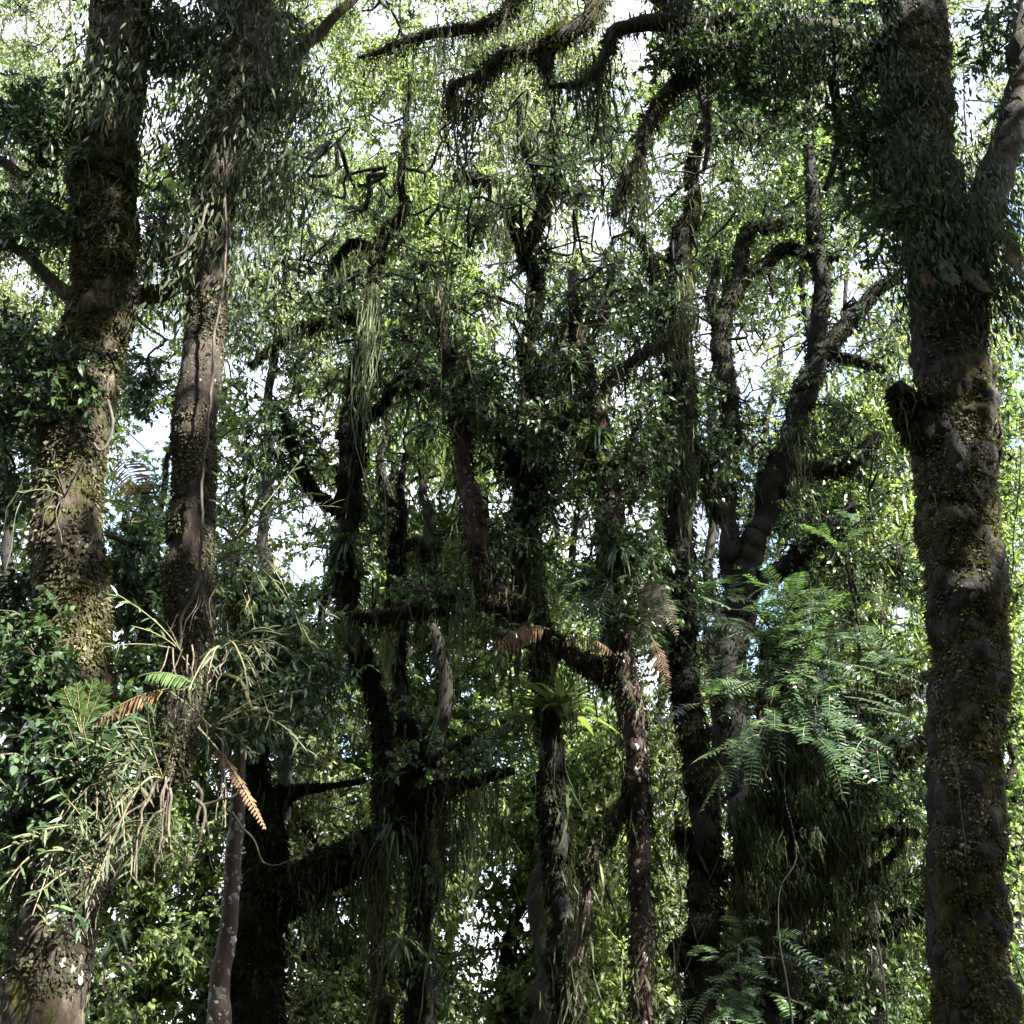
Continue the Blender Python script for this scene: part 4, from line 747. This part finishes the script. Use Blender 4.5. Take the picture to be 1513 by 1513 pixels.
# lianas and cords
def liana(label, pts, w, Y, m=M_root, group='thin lianas'):
    m = M_twig2
    P = spline(at([p[0] for p in pts], [p[1] for p in pts], Y), 10); P = P + np.stack([fbm(P * 5 + 9 * k, 3) - .5 for k in range(3)], -1) * .04
    g = Geo(); V, Fq, _ = tube(P, w * .55 / 2 / F * float(zcam(P[0])) * (.75 + .6 * fbm(P * 8, 2)), 7, .1, 12); g.add(V, Fq); return tag(g.build('liana', m), label, 'liana', group)
liana('pale liana climbing the front of the second left stem', [(330,200),(334,300),(332,400),(318,480),(312,580),(303,650),(298,740),(297,840),(288,880),(272,910),(264,960)], 6, 5.65)
liana('pale looping root hanging off the sunlit bark of the left trunk', [(160,590),(166,625),(160,655),(148,665),(140,655)], 8, 5.5)
liana('thin arching twig bridging the two left stems high up', [(245,385),(275,370),(295,340),(300,320),(310,300)], 7, 5.6)
liana('slender cord lying along the right trunk at lower height', [(1412,1100),(1416,1150),(1421,1210),(1425,1265)], 3, 5.95)
liana('long thin vine hanging right of the right trunk', [(1508,660),(1500,780),(1492,880),(1484,980)], 3, 6.6)

# pale beard moss
def beard(label, px, y0, y1, Y, n, w=.024, sp=.06, tint=.5, m=M_beard):
    X = at(px + rng.normal(0, 4, 12), y0 + uni(-8, 8, 12), Y); L = float(np.linalg.norm(at(px, y0, Y) - at(px, y1, Y)))
    g = Geo(); strands(g, X, n, L * .8, w, spread=sp, k=18, tint=tint, sway=.1); b = X[0]
    for s in (0.2, .4, .6): strands(g, X - [0, 0, L * s], n // 4, L * .4, w, spread=sp, k=6, tint=tint)
    return tag(g.build('beard_moss', m, smooth=False), label, 'beard moss', 'beards of hanging moss')
beard('long pale grey-green beard of moss hanging from the leaning stem left of centre', 548, 425, 670, 10.4, 55, .017, .035, .3)
beard('thin olive moss beard dangling beside the smooth twisted slim tree', 575, 940, 1060, 11.6, 40, .03, .05, .3)
beard('fine moss beard hanging from the feathery sapling', 1195, 990, 1040, 9.8, 14, .02, .02)
beard('long thin moss string hanging in the light right of the spreading fork', 1292, 850, 915, 12, 14, .03, .03)
beard('yellowish moss string under the bent limb, lower centre', 700, 1170, 1300, 11, 40, .03, .05, .3)
for (lab, x, y0, y1, Y, n) in [('dark moss beard below the strap-leaved tuft on the sweeping limb', 560, 1250, 1400, 8.9, 140), ('dark moss beard hanging from the tip of the sweeping limb', 660, 1170, 1290, 9, 120), ('dark moss beard under the black knot in the centre', 770, 840, 960, 10.8, 160), ('dark moss beard in the upper centre among gnarled branches', 690, 130, 260, 7, 110), ('dark moss beard below the overhanging limb right of centre', 880, 100, 220, 7, 110), ('dark moss beard hanging in front of the mossy tall trunk', 1000, 640, 780, 11.6, 160), ('dark moss beard left of the nest fern trunk', 720, 1150, 1250, 11.4, 90), ('dark moss beard on the lower black tree limb', 470, 1310, 1400, 8.9, 90)]:
    beard(lab, x, y0, y1, Y, n, .02, .12, .45, M_moss)

beard('pale grey beard of moss on the upper gnarled limb left of the hanging limb', 735, 285, 400, 10.8, 60, .016, .09, .35)
beard('pale grey moss beard hanging below the long bare top limb', 650, 50, 150, 7, 50, .016, .09, .35)
beard('pale grey beard of moss low on the limb hanging from the top right', 945, 235, 350, 6.9, 50, .016, .09, .35)
beard('pale wispy moss on the right-hand arm of the wide V fork', 1170, 640, 740, 13.8, 60, .016, .09, .35)
beard('pale wispy moss beard on the arched mossy limb above the nest fern', 680, 890, 985, 9.9, 60, .016, .09, .35)
beard('pale moss beard on the tall dark trunk near white sky', 1010, 420, 540, 11.7, 70, .016, .09, .35)
beard('pale wisps of moss on the side limb left of the leaning stem', 440, 490, 580, 10.8, 40, .016, .09, .35)
# ================================================================== feathery sapling with compound leaves
def sapling(label, foot, Y, stem, sprs, L, group='feathery saplings'):
    b = at(*foot, Y); r = thing('feathery_sapling', label, 'sapling', (b[0], b[1], 0.), group)
    g = Geo(); A_ = [[b[0], b[1], -.2, .03]] + [[*at(x, y, Y), w / 2 / F * Y] for x, y, w in stem]
    S = spline(np.array(A_), 8); S[:, :2] += (np.stack([fbm(S[:, :3] * 1.5 + 7 * k_, 3) for k_ in (0, 1)], -1) - .5) * .25; V, Fq, _ = tube(S[:, :3], S[:, 3], 8, .1, 6); g.add(V, Fq)
    gr, gl = Geo(), Geo()
    for (x, y, dx, dy, n) in sprs:       # a branch from (x,y) by (dx,dy) px with n compound leaves
        a = S[np.argmin(np.sum((S[:, :3] - at(x, y, Y)) ** 2, 1)), :3]; e = at(x + dx, y + dy, Y - uni(-.3, .9)); s0 = at(x, y, Y)
        P = spline(np.array([a, s0 * .5 + a * .5 + nrm(3) * .04, s0, s0 * .45 + e * .55 + [0, 0, .06], e]), 6); V, Fq, _ = tube(P, np.linspace(.011, .004, len(P)), 6); g.add(V, Fq)
        for k in range(n):
            q = P[int(np.clip((.45 + .55 * (k + rnd()) / n) * len(P), 0, len(P) - 1))]; T = unit(e - s0)
            d = T * .5 + np.array([1, 0, 0]) * rng.normal(0, .6) + np.array([0, -.45, 0]) + np.array([0, 0, uni(-.4, .3)])
            frond(gr, gl, q, d, np.array([0, -.35, 1.]) + nrm(3) * .25, L * uni(.7, 1.2), 11, L * .2, L * .085, uni(.1, .4), np.clip(rng.normal(.45, .22), 0, 1), 1.25, OVAL, lambda u: .75 + .25 * np.sin(np.pi * u), .12)
    g.build('trunk', M_sapl, r); gr.build('leaf_stalk', M_stem, r); gl.build('leaflet', LM_comp, r, smooth=False)
    return r
sapling('feathery sapling with glossy compound leaves spreading in front of the wide V fork', (1180, 1513), 9.2, [(1150,1400,2.2),(1175,1250,2.2),(1150,1120,3),(1150,1010,6),(1140,930,5)],
  [(1150,960,-110,-60,9),(1145,940,-60,-70,8),(1150,950,30,-70,9),(1155,980,110,-50,10),(1155,1000,100,20,10),(1150,1000,-60,20,8),(1155,1040,-40,60,8),(1155,1050,70,60,9),(1160,1080,-80,30,7),(1160,990,130,70,8),(1150,960,-40,-20,9),(1150,940,80,-40,9),(1150,1010,40,40,8),(1155,930,10,-50,8),(1150,970,-90,20,8),(1155,990,150,0,9),(1152,960,130,-20,9),(1156,1020,140,90,8),(1150,930,-70,-30,8),(1158,1050,-90,90,7),(1152,980,70,10,9),(1150,945,0,-80,8),(1156,1030,90,110,7),(1152,1000,-120,40,7)], .42)
sapling('dim feathery sapling at the foot of the moss-draped trunk', (1090, 1530), 11., [(1090,1500,8),(1088,1440,6),(1085,1400,5)],
  [(1088,1440,-60,-40,7),(1088,1430,60,-50,8),(1088,1460,-70,20,7),(1088,1460,70,20,7),(1086,1410,10,-50,6),(1088,1470,20,30,6),(1088,1430,110,-20,6),(1088,1490,-30,20,6)], .38)
sapling('feathery spray of pale leaflets beside the left side of the right-edge trunk', (1300, 1530), 10., [(1300,1400,2.2),(1268,1200,2.2),(1272,1000,3),(1250,850,4),(1245,790,3)],
  [(1250,820,-40,-30,6),(1250,830,60,-30,7),(1255,870,-60,20,6),(1255,880,70,10,7),(1262,960,60,20,7),(1270,1100,50,-10,6),(1250,800,10,-40,6),(1258,920,-50,20,6)], .34)

# ================================================================== ground, sky, light, camera
g = Geo(); n = 60; xs = np.linspace(-1, 1, n); xs = np.sign(xs) * np.abs(xs) ** 2 * 400; X, Yg = np.meshgrid(xs, xs + 10)
Z = (fbm(np.stack([X * .15, Yg * .15, X * 0], -1), 4) - .5) * .5 - .12; V = np.stack([X, Yg, Z], -1).reshape(-1, 3)
i, j = np.meshgrid(np.arange(n - 1), np.arange(n - 1)); q = (j * n + i).ravel(); g.add(V, np.stack([q, q + 1, q + n + 1, q + n], -1))
M_floor = barkmat('leaf litter', [(.3, (.03, .022, .014)), (.6, (.08, .06, .035)), (.8, (.12, .1, .05))], (.05, .065, .02), .3, 6, .8, stretch=(1, 1, 1))
tag(g.build('ground', M_floor), 'dark leaf-littered forest floor with moss', 'ground', kind='structure')

# the rest of the wood, round the back of the clearing
gw, gl2 = Geo(), Geo()
an = uni(0, 2 * np.pi, 70); rr = uni(13, 24, 70); fx, fy = rr * np.cos(an), rr * np.sin(an) - 1
ok = (fy < 4) & ~((fx > 9) & (fy > -3)); fx, fy = fx[ok], fy[ok]
for x, y in zip(fx, fy):
    P = spline(np.array([[x, y, -.3], [x + nrm() * .3, y + nrm() * .3, 6], [x + nrm() * .6, y + nrm() * .6, 14]]) if False else np.array([[x, y, -.3], [x + uni(-.4, .4), y + uni(-.4, .4), 6], [x + uni(-.8, .8), y + uni(-.8, .8), 15]]), 8)
    V, Fq, _ = tube(P, np.linspace(.25, .1, len(P)), 10, .15); gw.add(V, Fq)
    C = np.array([x, y, 8]) + unit(nrm(46, 3)) * rnd(46, 1) ** .4 * [3, 3, 8]; C = C[C[:, 2] > .8]
    sprays(gl2, gw, C, 1.4, 7, 14, .34, .17, DIAM, tr=.012)
wo = thing('surrounding_wood', 'shady wood standing round the back of the clearing', 'wood', (0, -14, 0)); wo['kind'] = 'stuff'
gw.build('trunks', B_far, wo); gl2.build('foliage', LM_mid, wo, smooth=False)
W = bpy.data.worlds.new('World'); SC.world = W; W.use_nodes = True; nt = W.node_tree; nt.nodes.clear()
o = nt.nodes.new('ShaderNodeOutputWorld'); bgd = nt.nodes.new('ShaderNodeBackground'); sk = nt.nodes.new('ShaderNodeTexSky')
sk.sky_type = 'NISHITA'; sk.sun_disc = False; sk.sun_elevation = math.asin(SUN[2]); sk.sun_rotation = math.atan2(SUN[0], SUN[1]); sk.air_density = 1.; sk.dust_density = 1.2
tc = nt.nodes.new('ShaderNodeTexCoord'); cn = nt.nodes.new('ShaderNodeTexNoise'); cn.inputs['Scale'].default_value = 3.2; cn.inputs['Detail'].default_value = 6; nt.links.new(tc.outputs['Generated'], cn.inputs['Vector'])
cr = ramp(nt, cn.outputs['Fac'], [(.38, (0, 0, 0)), (.56, (1, 1, 1))]); mx = nt.nodes.new('ShaderNodeMix'); mx.data_type = 'RGBA'
nt.links.new(cr, mx.inputs[0]); nt.links.new(sk.outputs[0], mx.inputs[6]); mx.inputs[7].default_value = (CLOUD * .95, CLOUD * .97, CLOUD * 1.08, 1); nt.links.new(mx.outputs[2], bgd.inputs[0])
bgd.inputs[1].default_value = SKY; nt.links.new(bgd.outputs[0], o.inputs[0])
l = bpy.data.lights.new('sun', 'SUN'); l.energy = SUNE; l.angle = R(.5); l.color = (1, .97, .91); lo = bpy.data.objects.new('sun', l); COL.objects.link(lo)
from mathutils import Vector
lo.rotation_euler = Vector(SUN).to_track_quat('Z', 'Y').to_euler(); lo.location = (0, 0, 60)
cam = bpy.data.cameras.new('camera'); cam.sensor_width = 36; cam.lens = 36 * F / 1513; cam.clip_end = 2000; co = bpy.data.objects.new('camera', cam); COL.objects.link(co)
co.location = CAM; co.rotation_euler = (R(90) + PITCH, 0, 0); SC.camera = co
SC.view_settings.view_transform = 'Standard'; SC.view_settings.look = 'None'; SC.view_settings.exposure = EXPO; SC.view_settings.gamma = 1
cy = SC.cycles; cy.max_bounces = 6; cy.diffuse_bounces = 3; cy.glossy_bounces = 2; cy.transmission_bounces = 4; cy.transparent_max_bounces = 4; cy.use_denoising = True; cy.caustics_reflective = False; cy.caustics_refractive = False
